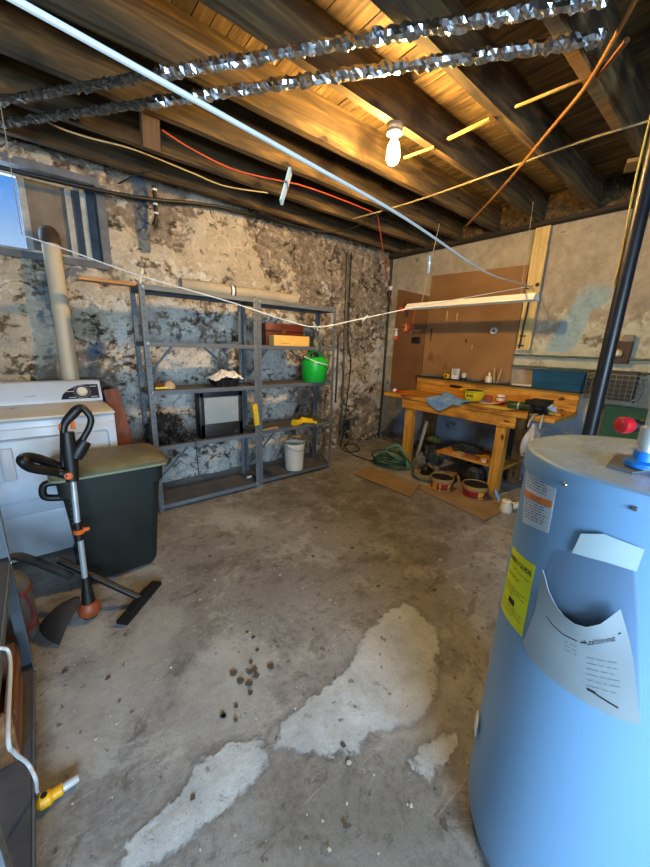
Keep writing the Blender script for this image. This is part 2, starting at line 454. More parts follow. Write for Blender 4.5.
def right_fn(y, z):
    big = fbm(V((y*1.2, z*1.2, 31))); med = fbm(V((y*3.6, z*3.6, 12)))
    pale = .15+.4*big+.3*med+.45*sst(z, 2.05, 1.75)*sst(z, 1.2, 1.35)
    blue = .1+.35*med+.75*sst(abs(y-1.2+.4*(z-1.7)), .2, .05)*sst(abs(z-1.72), .38, .15)
    dark = .1+.45*med+.3*big+.25*sst(z, 2.3, 2.6)*sst(y, 1.2, .7)+.4*sst(abs(y-1.0)+abs(z-1.6), .22, .1)+.5*sst(z, .3, .05)
    low = .8*sst(z, 1.05, .8)*(.8+.5*med)
    c = lambda t: min(1, max(0, t))
    return .014*big+.008*med, (c(pale), c(blue), c(dark), c(low))
masked_grid('wall_right', parge_material(), right_fn, YF, YB+.06, -.03, ZT+.02, .035, lambda u, v, h: (XR-h, u, v))

M_wall = mat('dim_parging', '8b8477', '6d675c', 3, .9, bump=.4)
RW = (-1.5, .35, .8, 1.9)     # daylight opening in the wall behind the photographer
w = MB().span((XL-.2, YF-.2, 0), (RW[0], YF, ZT)).span((RW[1], YF-.2, 0), (XR+.1, YF, ZT)).span((RW[0], YF-.2, 0), (RW[1], YF, RW[2])).span((RW[0], YF-.2, RW[3]), (RW[1], YF, ZT))
structure(w.build('wall_front', M_wall))
structure(MB().span((XL-.2, YF, 0), (XL, YB+.4, ZT)).build('wall_left', M_wall))

# --- ceiling: floor boards above, joists below
M_board = wood('floor_board_underside', '392c1b', '66522f', '8a7145', 1, 7, .8)
M_joist = wood('rough_joist', '211a11', '4b3b22', '7e643a', 0, 5, .85)
w = MB(); y = 0
x = XL
while x < XR+.1:
    bw = random.uniform(.085, .1); w.box((x+bw/2, (YF+YB)/2, ZT+.012+random.uniform(0, .006)), (bw-.005, YB-YF+.4, .024)); x += bw
w.span((XL-.2, YF-.2, ZT+.04), (XR+.2, YB+.4, ZT+.06))
structure(w.build('ceiling', M_board))
JY = [1.59+.44*k for k in range(-8, 5)]
for k, jy in enumerate(JY):
    w = MB(); n = 40; h = .0
    def jf(a, b, c): return (XL+(XR-XL+.05)*a, jy+b+.004*fbm(V((a*9, jy*5, b*20))), ZB+c+.006*fbm(V((a*14, jy*3, c*9))))
    ring = [(0, 0), (.05, 0), (.05, .11), (.05, .23), (0, .23), (0, .11)]
    vv = [[w.bm.verts.new(jf(i/n, b, c)) for b, c in ring] for i in range(n+1)]
    for i in range(n):
        for q in range(6): w.bm.faces.new((vv[i][q], vv[i][(q+1) % 6], vv[i+1][(q+1) % 6], vv[i+1][q]))
    w.bm.faces.new(vv[0]); w.bm.faces.new(vv[-1][::-1])
    structure(w.build('ceiling_joist', M_joist))
structure(MB().span((XR-.1, YF, ZB+.001), (XR-.05, YB-.03, ZT-.002)).build('trim_2', M_joist))
# sill plate along the right wall
structure(MB().span((XR-.12, YF, ZB-.03), (XR-.02, YB-.03, ZB)).build('trim_1', mat('dark_sill', '1d1813', '2e261d', 6, .8, bump=.2)))

# --- window in the back wall
M_frame = mat('weathered_white_frame', 'b9bcb8', '8d918f', 9, .6, bump=.2)
M_dark = mat('dark_void_paint', '20211f', '2d2d2a', 8, .8)
wy = YB+.14
w = MB()
for a, b in (((WX0-.03, YB-.03, WZ0-.05), (WX1+.03, YB+.3, WZ0)), ((WX0-.03, YB-.0, WZ1), (WX1+.03, YB+.3, WZ1+.05)), ((WX1, YB-.02, WZ0), (WX1+.06, YB+.3, WZ1)), ((WX0-.06, YB-.02, WZ0), (WX0, YB+.3, WZ1))): w.span(a, b)
win = structure(w.build('window_1', mat('window_reveal', '6b7078', '565b62', 8, .8, bump=.3), loc=(0, YB, WZ0)))
w = MB().span((WX0, wy, WZ0), (WX1-.1, wy+.05, WZ0+.045)).span((WX0, wy, WZ1-.035), (WX1, wy+.05, WZ1)).span((.05, wy-.005, WZ0+.04), (.095, wy+.045, WZ1-.03)).span((.335, wy-.02, WZ0), (.375, wy+.045, WZ1-.03)).span((.43, wy-.05, WZ0), (.47, wy+.03, WZ1)).span((-.5, wy, WZ0), (-.46, wy+.045, WZ1))
w.build('window_frame', M_frame, win)
w = MB().span((.375, wy+.01, WZ0), (.43, wy+.03, WZ1)).span((.47, wy-.02, WZ0), (WX1, wy+.02, WZ1)); w.build('jamb_board', mat('slate_jamb', '4c545f', '3b424b', 9, .7), win)
s = N('window_glass'); tr = s.n('ShaderNodeBsdfTransparent'); gl = s.n('ShaderNodeBsdfGlossy'); gl.inputs['Roughness'].default_value = .05
mx = s.n('ShaderNodeMixShader'); mx.inputs[0].default_value = .06; s.l(tr.outputs[0], mx.inputs[1]); s.l(gl.outputs[0], mx.inputs[2]); s.l(mx.outputs[0], s.out.inputs[0])
M_glass = s.m
MB().span((WX0, wy+.02, WZ0+.04), (.05, wy+.026, WZ1-.03)).build('pane', M_glass, win)
MB().span((.095, wy+.015, WZ0+.04), (.335, wy+.03, WZ1-.03)).build('blocking_panel', mat('weathered_plywood', '857a6c', '6b6258', 7, .8), win)
MB().box((.0, YB+.9, WZ0-.02), (3, 1.1, .04)).build('window_well', mat('pale_gravel', 'c9ccca', 'a5a9a6', 20, .9), win)

# --- daylight window in the wall behind
w = MB(); xm = (RW[0]+RW[1])/2
for a, b in (((RW[0], RW[2]), (RW[1], RW[2]+.05)), ((RW[0], RW[3]-.05), (RW[1], RW[3])), ((RW[0], RW[2]), (RW[0]+.05, RW[3])), ((RW[1]-.05, RW[2]), (RW[1], RW[3])), ((xm-.025, RW[2]), (xm+.025, RW[3]))): w.span((a[0], YF-.12, a[1]), (b[0], YF-.06, b[1]))
win2 = structure(w.build('window_2', M_frame, loc=(xm, YF, RW[2])))
MB().span((RW[0]+.04, YF-.095, RW[2]+.04), (RW[1]-.04, YF-.09, RW[3]-.04)).build('pane', M_glass, win2)

# ================================================================== water heater
HX, HY, HR, HZ = 1.014, .071, .253, 1.2
def hit(px, py, rad=HR):
    d = ray(px, py); a = d[0]**2+d[1]**2; b = -(d[0]*HX+d[1]*HY); c = HX**2+HY**2-rad**2
    t = (-b-math.sqrt(max(0, b*b-a*c)))/a
    return math.atan2(d[1]*t-HY, d[0]*t-HX), EYE+d[2]*t
def cylp(th, z, rad): return V((HX+rad*math.cos(th), HY+rad*math.sin(th), z))
def norm_th(t): return t if t > 0 else t+2*PI
def wrap_poly(mb, uv, r0, r1, step=.012):
    """polygon given in (angle, height) laid on the tank, with thickness"""
    b = bmesh.new(); b.faces.new([b.verts.new((t*HR, z, 0)) for t, z in uv])
    us = [t*HR for t, z in uv]; zs = [z for t, z in uv]
    for ax, lo, hi in ((0, min(us), max(us)), (1, min(zs), max(zs))):
        k = lo+step
        while k < hi:
            no = (1, 0, 0) if ax == 0 else (0, 1, 0); cpt = (k, 0, 0) if ax == 0 else (0, k, 0)
            bmesh.ops.bisect_plane(b, geom=b.verts[:]+b.edges[:]+b.faces[:], plane_co=cpt, plane_no=no); k += step
    bmesh.ops.triangulate(b, faces=b.faces)
    rr = (lambda t, z: r0) if not callable(r0) else r0
    th = r1-(r0 if not callable(r0) else 0)
    a = {}; c = {}
    for v in b.verts:
        t, z = v.co.x/HR, v.co.y; q = rr(t, z)
        a[v] = mb.bm.verts.new(cylp(t, z, q)); c[v] = mb.bm.verts.new(cylp(t, z, q+(th if not callable(r0) else r1)))
    for f in b.faces:
        mb.bm.faces.new([c[v] for v in f.verts]); mb.bm.faces.new([a[v] for v in f.verts][::-1])
    for e in b.edges:
        if len(e.link_faces) == 1:
            v0, v1 = e.verts; mb.bm.faces.new((a[v0], a[v1], c[v1], c[v0]))
    b.free(); return mb
def px_uv(t, rad=HR): return [(lambda q: (norm_th(q[0]), q[1]))(hit(*map(float, k.split(',')), rad)) for k in t.split()]
def text_mesh(txt, size, bold=0.0, align='LEFT'):
    cu = bpy.data.curves.new('t', 'FONT'); cu.body = txt; cu.size = size; cu.offset = bold; cu.align_x = align; cu.fill_mode = 'BOTH'; cu.resolution_u = 3
    o = bpy.data.objects.new('t', cu); C.objects.link(o)
    dg = bpy.context.evaluated_depsgraph_get(); me = bpy.data.meshes.new_from_object(o.evaluated_get(dg))
    bpy.data.objects.remove(o); bpy.data.curves.remove(cu)
    return me
def wrap_text(mb, txt, size, p0, p1, rad, bold=0.0, fit=True):
    """text running from (theta,z) p0 to p1 on a cylinder of radius rad (function or number); outside reading direction"""
    me = text_mesh(txt, size, bold); xs = [v.co.x for v in me.vertices]; wd = max(xs)-min(xs); x0 = min(xs)
    d = V(((p1[0]-p0[0])*HR, p1[1]-p0[1])); L = d.length; d.normalize(); k = L/wd if fit else 1
    nrm = V((-d.y, d.x))
    if nrm.y < 0: nrm = -nrm
    vv = []
    for v in me.vertices:
        q = d*(v.co.x-x0)*k+nrm*v.co.y*(k if fit else 1)
        t, z = p0[0]+q.x/HR, p0[1]+q.y
        vv.append(mb.bm.verts.new(cylp(t, z, rad(t, z) if callable(rad) else rad)))
    for f in me.polygons:
        try: mb.bm.faces.new([vv[i] for i in f.vertices])
        except ValueError: pass
    bpy.data.meshes.remove(me)
def dashes(mb, p0, p1, th, rad, gaps=True):
    """a line of unreadable small print"""
    d = V(((p1[0]-p0[0]), p1[1]-p0[1])); L = math.hypot(d.x*HR, d.y); t = 0
    f = rad if callable(rad) else (lambda a, b: rad)
    while t < 1:
        w_ = random.uniform(.006, .02)/L if gaps else 1.0
        e = min(1, t+w_); n = max(1, int((e-t)*L/.006))
        for i in range(n):
            a, b = t+(e-t)*i/n, t+(e-t)*(i+1)/n; q = []
            for u, s_ in ((a, 0), (b, 0), (b, 1), (a, 1)):
                tt, zz = p0[0]+d.x*u, p0[1]+d.y*u+s_*th
                q.append(mb.bm.verts.new(cylp(tt, zz, f(tt, zz))))
            mb.bm.faces.new(q)
        t = e+.004/L
M_tank = mat('tank_blue_grey_enamel', '74a1cd', '7aa7d2', 2.5, .38, bump=.02, lo=.2, hi=.8)
M_cap = mat('tank_top_grey_enamel', '93abc6', '9cb4ce', 3, .26, bump=.03)
M_black = mat('black_plastic', '0b0b0c', '131314', 9, .48)
M_red = mat('red_plastic', 'c81f2c', 'a8151f', 6, .35)
M_blue = mat('bright_blue_plastic', '0f6fd6', '1a7fe0', 5, .35)
M_white = mat('white_paper', 'd9dee2', 'e6e9ea', 9, .7)
M_ink = mat('black_ink', '1b1d1f', '26282a', 9, .8, bump=0)
M_grey_ink = mat('grey_ink', '6d747c', '7d848b', 9, .8, bump=0)
M_steel = mat('galvanised_steel', '9aa1a6', 'b5bbbe', 14, .35, 1)
M_brass = mat('brass', 'b08a3c', 'd0aa58', 14, .3, 1)
M_copper = mat('copper_pipe', '8d6233', 'a5783f', 6, .5, .4)
heater = thing('water_heater', 'tall blue-grey cylindrical electric water heater with yellow energy label and plastic document pouch', 'water heater', (HX, HY, 0))
MB().lathe([(0, .012), (HR-.03, .012), (HR-.014, .02), (HR-.006, .05), (HR, .11), (HR, .115), (HR, HZ-.05), (HR, HZ-.03)], (HX, HY, 0), 96).build('tank_body', M_tank, heater)
MB().lathe([(HR+.0005, HZ-.048), (HR+.0065, HZ-.0475), (HR+.007, HZ-.012), (HR+.004, HZ-.004), (HR-.004, HZ-.0005)], (HX, HY, 0), 96).build('cap_rim', M_tank, heater)
MB().lathe([(HR-.004, HZ-.0006), (HR-.006, HZ), (HR-.03, HZ+.001), (HR*.5, HZ+.004), (0, HZ+.006)], (HX, HY, 0), 96).build('top_cap', M_cap, heater)
MB().lathe([(0, 0), (HR-.05, 0), (HR-.05, .014), (0, .014)], (HX, HY, 0), 48).build('foot', M_black, heater)
for px, py in ((571, 474), (527.5, 453), (640, 494)):
    t, z = hit(px, py); p = cylp(t, HZ-.03, HR+.007); R = axis_to(p-V((HX, HY, p.z)))
    MB().lathe([(.0045, 0), (.0045, .003), (.003, .005), (0, .0055)], p, 12, R).build('screw', M_steel, heater)
# access plate and pipes on top
p = at(612, 460, 2, HZ)
w = MB().prism([at(x, y, 2, HZ+.0035) for x, y in ((606, 467), (616, 455), (652, 459), (660, 471), (632, 474))], (0, 0, .004)); w.build('junction_cover', mat('dull_grey_plate', '5c646b', '6f777e', 8, .5), heater)
np_ = at(643, 462, 2, HZ+.02)
w = MB().lathe([(0, 0), (.03, 0), (.03, .008), (.018, .012), (.018, .03), (0, .03)], (np_.x, np_.y, HZ+.012), 24); w.build('nipple_ring', M_blue, heater)
w = MB().lathe([(.013, 0), (.013, .05), (.017, .05), (.017, .085), (.012, .088), (.012, 1.47), (0, 1.47)], (np_.x, np_.y, HZ+.004), 20); w.build('outlet_pipe', mat('pale_steel', 'b5c2cc', 'cdd6da', 9, .3, .6), heater)
q0 = at(619, 425, 2, HZ+.055); dr = V((RT[0], RT[1], 0)).normalized()
w = MB().lathe([(0, 0), (.016, .001), (.0205, .004), (.021, .012), (.02, .022), (.017, .029), (0, .03)], q0, 28, axis_to(dr)); w.build('valve_cap', M_red, heater)
w = MB().lathe([(.0, .0285), (.0165, .0285), (.0165, .04), (.012, .043), (.012, .056), (.016, .058), (.016, .085), (.011, .09), (0, .09)], q0, 24, axis_to(dr))
e = q0+dr*.078; w.cyl(e, (e.x, e.y, HZ+.005), .012, n=16); w.build('relief_valve', M_black, heater)
# rating label
q = px_uv('528.5,462 559,476 548.5,533 523,522')
rl = wrap_poly(MB(), q, HR+.0006, HR+.0012).build('rating_label', mat('pale_label', 'bccfe2', 'c6d7e8', 9, .5, bump=0), heater)
def quad(q, u, v):
    a = V(q[0])*(1-u)+V(q[1])*u; b = V(q[3])*(1-u)+V(q[2])*u; r = a*(1-v)+b*v; return (r.x, r.y)
w = wrap_poly(MB(), [quad(q, 0.02, .45), quad(q, .98, .45), quad(q, .98, .56), quad(q, .02, .56)], HR+.0013, HR+.0017); w.build('warning_stripe', mat('orange_ink', 'e0803a', 'e58a45', 9, .5, bump=0), rl)
w = MB()
for k in list(range(1, 9))+list(range(12, 20)):
    v = k*.046+.02; dashes(w, quad(q, .08, v), quad(q, random.uniform(.75, .94), v), .0025, HR+.0014)
wrap_text(w, 'WARNING', .01, quad(q, .3, .525), quad(q, .7, .525), HR+.0022)
w.build('small_print', M_grey_ink, rl, normals=False)
# yellow energy guide
q = px_uv('513.5,546 535.5,566 522.5,637 501.5,605')
M_yel = mat('yellow_label', 'e2ee18', 'd8e416', 6, .5, bump=0)
yl = wrap_poly(MB(), q, HR+.0006, HR+.0012).build('energy_label', M_yel, heater)
w = MB(); wrap_text(w, 'ENERGYGUIDE', .02, quad(q, .04, .16), quad(q, .96, .16), HR+.0016, .0004); w.build('title_text', M_ink, yl, normals=False); w = MB()
for v, u0, u1 in ((.22, .1, .5), (.25, .3, .9), (.34, .1, .7), (.37, .1, .6), (.50, .1, .95), (.53, .1, .8), (.56, .1, .9), (.60, .1, .5), (.78, .1, .9), (.82, .1, .85), (.86, .1, .9), (.9, .1, .6)): dashes(w, quad(q, u0, v), quad(q, u1, v), .0014, HR+.0016)
w.build('small_print', M_ink, yl, normals=False)
wrap_poly(MB(), [quad(q, .38, .66), quad(q, .62, .66), quad(q, .62, .74), quad(q, .38, .74)], HR+.0014, HR+.0017).build('black_square', M_ink, yl)
# document pouch: clear plastic, manual inside with its mouth curled open, tape on top
tape = px_uv('583,533 606,533 645,548 637,570 608,561 574,552')
wrap_poly(MB(), tape, HR+.006, HR+.0068).build('adhesive_tape', mat('milky_tape', 'b0cbd7', 'bcd5df', 8, .35, bump=.05), heater)
pq = px_uv('556,553 575,551 608,561 637,569 640,610 642,722 585,700 532,655 524,640 545,585')
s = N('clear_plastic'); tr = s.n('ShaderNodeBsdfTransparent'); tr.inputs[0].default_value = (.97, .98, .99, 1)
mx = s.n('ShaderNodeMixShader'); f = s.n('ShaderNodeFresnel'); f.inputs[0].default_value = 1.35
s.fin('c3ced8', .25); s.l(s.math('MULTIPLY_ADD', f.outputs[0], .5, .05), mx.inputs[0]); s.l(tr.outputs[0], mx.inputs[1]); s.l(s.b.outputs[0], mx.inputs[2]); s.l(mx.outputs[0], s.out.inputs[0])
s.bump(s.noise(s.coord(), 14, 4), .3, .004); M_clear = s.m
wrap_poly(MB(), pq, HR+.0025, HR+.0029).build('plastic_pouch', M_clear, heater)
mq = px_uv('549.5,569 552,575 556,590 562,604 570,614 580,620 591,622 604,618 622,604 627,625 633,655 640,722 620,717 585,700 550,675 532,657 525,642 536,615 544,590')
tm = sum(t for t, z in mq)/len(mq); zhi, zlo = max(z for t, z in mq), min(z for t, z in mq)
def mrad(t, z):
    c = sst(z, zlo+.1, zhi-.02); x = (t-tm)*HR
    return HR+.005+.024*c*math.exp(-(x/.075)**2)+.002*math.sin(x*60)*c
man = wrap_poly(MB(), mq, mrad, .0015).build('manual', mat('manual_paper', '87959e', '929fa7', 7, .6, bump=.05), heater)
w = MB(); mr = lambda t, z: mrad(t, z)+.0021
a, b = px_uv('590,642.5 619,636'); wrap_text(w, 'Lochinvar', .012, a, b, mr, .0001); w.build('title_text', M_ink, man, normals=False); w = MB()
a, b = px_uv('582.5,641 588,641'); dashes(w, a, b, .004, mr, False)
a, b = px_uv('619.5,630 621.5,629.5'); dashes(w, a, b, .004, mr, False)
pp = px_uv('550,616 556,625 566,634 579,639.5')
for a, b in zip(pp, pp[1:]): dashes(w, a, b, .0025, mr, False)
w.build('rule_line', M_ink, man, normals=False); w = MB()
a, b = px_uv('588,687 618,706'); dashes(w, a, b, .004, mr, False)
w.build('rule_line', M_ink, man, normals=False); w = MB()
a, b = px_uv('588,688 596,692'); dashes(w, a, b, .006, mr, False)
w.build('rule_line', M_ink, man, normals=False)
w = MB()
for y0 in (645, 649, 653): a, b = px_uv(f'566,{y0-5} 578,{y0+1}'); dashes(w, a, b, .0018, mr)
for k in range(6): a, b = px_uv(f'588,{656+k*5.5} {620-random.randint(0,5)},{661+k*6}'); dashes(w, a, b, .0014, mr)
w.build('small_print', M_grey_ink, man, normals=False)
# drain valve and hanging tag at the side
p = at(479, 695, 2, .1); t = math.atan2(p.y-HY, p.x-HX); d = V((math.cos(t), math.sin(t), 0))
w = MB().cyl(cylp(t, .17, HR-.01), cylp(t, .17, HR+.03), .011).cyl(cylp(t, .17, HR+.018), cylp(t, .145, HR+.05), .009).lathe([(.0, 0), (.016, .0), (.016, .008), (0, .01)], cylp(t, .17, HR+.03), 14, axis_to(d)); w.build('drain_valve', M_brass, heater)
t, z = hit(489.5, 668); w = MB().box(cylp(t+.02, .33, HR+.008), (.003, .035, .06), rotz(t)); w.build('hang_tag', M_white, heater)

# ================================================================== steel shelving
M_steelgrey = mat('grey_shelf_enamel', '565f68', '636c75', 5, .5, .15, bump=.05)
M_deck = mat('dusty_shelf_deck', '55565a', '404247', 6, .75, bump=.1)
LV = [.055, .575, 1.035, 1.41, 1.815]; SW, SD = .955, .32
s = N('perforated_post_enamel'); v = s.coord(); sp = s.n('ShaderNodeSeparateXYZ'); s.l(v, sp.inputs[0])
xx = s.math('MINIMUM', s.math('ABSOLUTE', s.math('SUBTRACT', sp.outputs[0], .02)), s.math('ABSOLUTE', s.math('SUBTRACT', sp.outputs[0], SW-.02)))
zz_ = s.math('MULTIPLY', s.math('SUBTRACT', s.math('FRACT', s.math('MULTIPLY', sp.outputs[2], 20)), .5), .05)
hole = s.math('LESS_THAN', s.math('ADD', s.math('MULTIPLY', xx, xx), s.math('MULTIPLY', zz_, zz_)), .000022)
n1 = s.noise(v, 9, 5); M_post = s.fin(s.mix(hole, s.ramp(n1, (.35, '565f68'), (.65, '68717a')), '101112'), .5, .15)
def make_shelving(label, group):
    t = thing('shelving_unit', label, 'shelf', (0, 0, 0), group)
    for sx in (0, 1):
        for sy in (0, 1):
            w = MB(); x, y = sx*SW, sy*SD; dx, dy = (1-2*sx), (1-2*sy); L = .038; T = .003
            w.span((x, y, 0), (x+dx*L, y+dy*T, 1.83)); w.span((x, y+dy*T, 0), (x+dx*T, y+dy*L, 1.83))
            p = w.build('post', M_post, t)
            for z in LV: MB().lathe([(.007, 0), (.007, .003), (0, .005)], (x+dx*.028, y, z-.015), 8, axis_to((0, -dy, 0))).build('bolt', M_steel, p)
    for z in LV:
        w = MB().span((.003, .003, z-.003), (SW-.003, SD-.003, z)).span((.004, .0035, z-.036), (SW-.004, .007, z)).span((.004, SD-.007, z-.036), (SW-.004, SD-.0035, z)).span((.004, .004, z-.036), (.007, SD-.004, z)).span((SW-.007, .004, z-.036), (SW-.004, SD-.004, z))
        d = w.build('shelf_deck', M_deck, t)
        MB().span((.038, -.001, z-.034), (SW-.038, .0032, z+.0005)).build('front_lip', M_steelgrey, d)
    for a, b in (((.02, SD+.002, LV[2]+.02), (.3, SD+.002, LV[3]-.02)), ((SW-.02, SD+.002, LV[2]+.02), (SW-.4, SD+.002, LV[3]-.02)), ((.02, SD+.006, .1), (.5, SD+.006, LV[1])), ((SW-.02, SD+.006, LV[2]-.05), (SW-.4, SD+.006, LV[1]-.15))):
        MB().bar(a, b, .02, .003, (0, 1, 0)).build('brace', M_steelgrey, t)
    return t
SH = math.radians(0)
shA = make_shelving('grey steel shelving unit left, holding the old television', 'grey steel shelving units')
shB = copy_tree(shA); shB['label'] = 'grey steel shelving unit right of the television one, with the green watering can'
shA.location = (.635, 2.925, 0); shB.location = (1.615, 2.965, 0)
shL = copy_tree(shA); shL['label'] = 'steel shelving unit at the near left edge, with wooden box on its bottom shelf'
shL.rotation_euler = (0, 0, PI/2); shL.location = (-.185, .74, 0)     # front faces +x; runs along y
SY = 2.94
def on_shelf(px, py, lvl, y): p = at(px, py, 1, y); return V((p.x, y, LV[lvl]+.001))

# --- television
M_tv = mat('black_tv_shell', '17181a', '222326', 10, .45)
tx = at(200, 420, 1, SY+.04).x; tx1 = at(243, 420, 1, SY+.04).x; tz1 = at(222, 391, 1, SY+.04).z
TW = tx1-tx; TH = min(tz1-LV[1]-.004, LV[2]-LV[1]-.045); ty = SY+.035; z0 = LV[1]+.001
tv = thing('television', 'small black tube television standing on the steel shelf', 'television', ((tx+tx1)/2, ty, z0))
w = MB(); fr = .045
w.span((tx, ty, z0), (tx1, ty+.05, z0+.13), .006, 2); w.span((tx, ty, z0+TH-fr), (tx1, ty+.05, z0+TH), .006, 2); w.span((tx, ty, z0), (tx+fr, ty+.05, z0+TH), .006, 2); w.span((tx1-fr, ty, z0), (tx1, ty+.05, z0+TH), .006, 2)
w.build('bezel', M_tv, tv)
w = MB().prism([(tx+.01, ty+.045, z0+.006), (tx1-.01, ty+.045, z0+.006), (tx1-.01, ty+.045, z0+TH-.01), (tx+.01, ty+.045, z0+TH-.01)], (0, .1, 0))
c0 = [(tx+.01, z0+.006), (tx1-.01, z0+.006), (tx1-.01, z0+TH-.01), (tx+.01, z0+TH-.01)]; c1 = [(tx+.07, z0+.05), (tx1-.07, z0+.05), (tx1-.07, z0+TH-.07), (tx+.07, z0+TH-.07)]
a = [w.bm.verts.new((x, ty+.145, z)) for x, z in c0]; b = [w.bm.verts.new((x, ty+.26, z)) for x, z in c1]
w.bm.faces.new(b)
for i in range(4): w.bm.faces.new((a[i], a[(i+1) % 4], b[(i+1) % 4], b[i]))
w.build('rear_shell', M_tv, tv)
sx0, sx1, sz0, sz1 = tx+fr-.002, tx1-fr+.002, z0+.128, z0+TH-fr+.002
w = MB().grid(lambda u, v: (sx0+(sx1-sx0)*u, ty+.012-.014*(1-(2*u-1)**2)*(1-(2*v-1)**2)-.0*u, sz0+(sz1-sz0)*v), 14, 12, .006)
w.build('screen', mat('grey_tube_glass', '8d9698', '989fa1', 3, .25, bump=0), tv)
for k in range(5): MB().span((tx+.06+k*.028, ty-.003, z0+.03), (tx+.078+k*.028, ty+.004, z0+.036)).build('button', mat('dark_grey_button', '34363a', '3e4044', 8, .4), tv)
MB().span((tx1-.09, ty-.003, z0+.025), (tx1-.06, ty+.004, z0+.045)).build('power_button', mat('dark_grey_button', '34363a'), tv)
MB().tube(spline([(tx+.02, ty+.2, z0+.05), (tx-.06, ty+.1, z0+.012), (tx-.075, ty-.03, z0+.008), (tx-.072, ty-.055, z0+.006), (tx-.07, ty-.066, z0-.02), (tx-.068, ty-.066, z0-.16), (tx-.06, ty-.064, z0-.3)], 8), .004, 7).build('power_cable', M_black, tv)

# --- things on the shelves
p = on_shelf(170.5, 430, 1, SY+.13)
tag(MB().heap((p.x-.02, p.y, p.z), .125, .1, .15, .45, 5, 3, 5).heap((p.x-.11, p.y-.01, p.z), .08, .09, .18, .4, 6, 9, 4).heap((p.x+.07, p.y-.03, p.z), .08, .08, .07, .45, 7, 5, 4).build('black_bag', mat('black_bin_liner', '0b0b0c', '131315', 14, .6, bump=.5, bd=.01)), 'crumpled black plastic bag heaped beside the television', 'bag')
p = on_shelf(224, 380, 2, SY+.11)
tr = thing('plastic_tray', 'black plastic tray under the folded white sheet, upper shelf', 'tray', p)
w = MB(); R = rotz(.06)
w.lathe([(0, 0), (.12, 0), (.155, .055), (.165, .055), (.165, .06), (.15, .06), (.116, .006), (0, .006)], p, 4, rotz(PI/4))
for v in w.bm.verts: v.co.y = p.y+(v.co.y-p.y)*.72; v.co.x = p.x+(v.co.x-p.x)*1.12
w.build('tray_body', M_black, tr, smooth=False)
for k in (-.06, .02, .09): MB().span((p.x+k, p.y-.089, p.z+.01), (p.x+k+.02, p.y-.075, p.z+.05)).build('rib', M_black, tr)
def sheet(u, v):
    x, y = (u-.5)*.27, (v-.5)*.2
    h = .07+.075*math.exp(-((x-.02)/.1)**2-((y-.01)/.09)**2)+.026*fbm(V((x*14, y*9, 4)))+.018*fbm(V((x*30, y*26, 1)))
    return (p.x+x+.015*fbm(V((y*12, x*5, 7))), p.y+y+.012*fbm(V((x*12, y*5, 2))), p.z+h)
tag(MB().grid(sheet, 34, 26, .004).build('white_sheet', mat('white_cloth', 'dedbd3', 'e8e5de', 8, .8, bump=.3)), 'crumpled white sheet bundled on the black tray', 'sheet')
p = on_shelf(164, 387, 2, SY+.06)
br = thing('hand_brush', 'tan hand brush with yellow handle on the left shelf', 'brush', p)
MB().bar((p.x-.075, p.y-.02, p.z+.012), (p.x+.02, p.y-.025, p.z+.014), .022, .018, bev=.005).build('handle', mat('yellow_handle', 'd9b425', 'e5c440', 9, .5), br)
MB().heap((p.x+.045, p.y+.01, p.z), .045, .035, .045, .2, 5, 4, 3).build('bristle_head', mat('tan_bristle', 'b89468', 'cfb08a', 30, .9, bump=.5), br)
tag(MB().heap((p.x-.03, p.y+.055, p.z), .06, .035, .04, .25, 5, 8, 3).build('brown_rag', mat('brown_rag', '4b2a1d', '6a3f2a', 12, .9, bump=.4)), 'small dark brown rag behind the yellow brush handle', 'rag')
# boxes on the right unit
y1 = SY+.14
a, b = at(266, 338, 1, y1), at(300, 324, 1, y1)
dz = LV[3]+.001
bx = thing('tool_case', 'dark red-brown case lying behind the yellow box', 'box', ((a.x+b.x)/2, y1+.07, dz))
x0, x1, zt = at(266, 338, 1, y1).x, at(301, 338, 1, y1).x, at(285, 324, 1, y1).z
MB().span((x0, y1, dz), (x1+.03, y1+.12, zt), .008, 2).build('case_body', mat('red_brown_case', '4a1a10', '64261a', 6, .45), bx)
MB().span((x0-.003, y1-.003, dz+(zt-dz)*.62), (x1+.033, y1+.123, dz+(zt-dz)*.68)).build('lid_seam', M_black, bx)
MB().span(((x0+x1)/2-.02, y1-.006, dz+(zt-dz)*.55), ((x0+x1)/2+.02, y1, dz+(zt-dz)*.75)).build('latch', M_brass, bx)
y2 = SY+.03; x0, x1 = at(274, 338, 1, y2).x, at(309.5, 338, 1, y2).x; zt = at(290, 337, 1, y2).z
bx = thing('flat_box', 'flat yellow-tan box lying at the shelf front, before the dark case', 'box', ((x0+x1)/2, y2+.06, dz))
MB().span((x0, y2, dz), (x1, y2+.1, zt+.012), .003).build('carton', mat('yellow_tan_carton', 'd8a951', 'e0b768', 9, .7), bx)
w = MB()
for k in range(9): w.span((x0+.08+k*.011, y2-.0008, dz+.022), (x0+.087+k*.011, y2+.0004, dz+.029))
w.build('print_marking', mat('brown_print', '8a5f26', '94692e', 8, .8), bx)
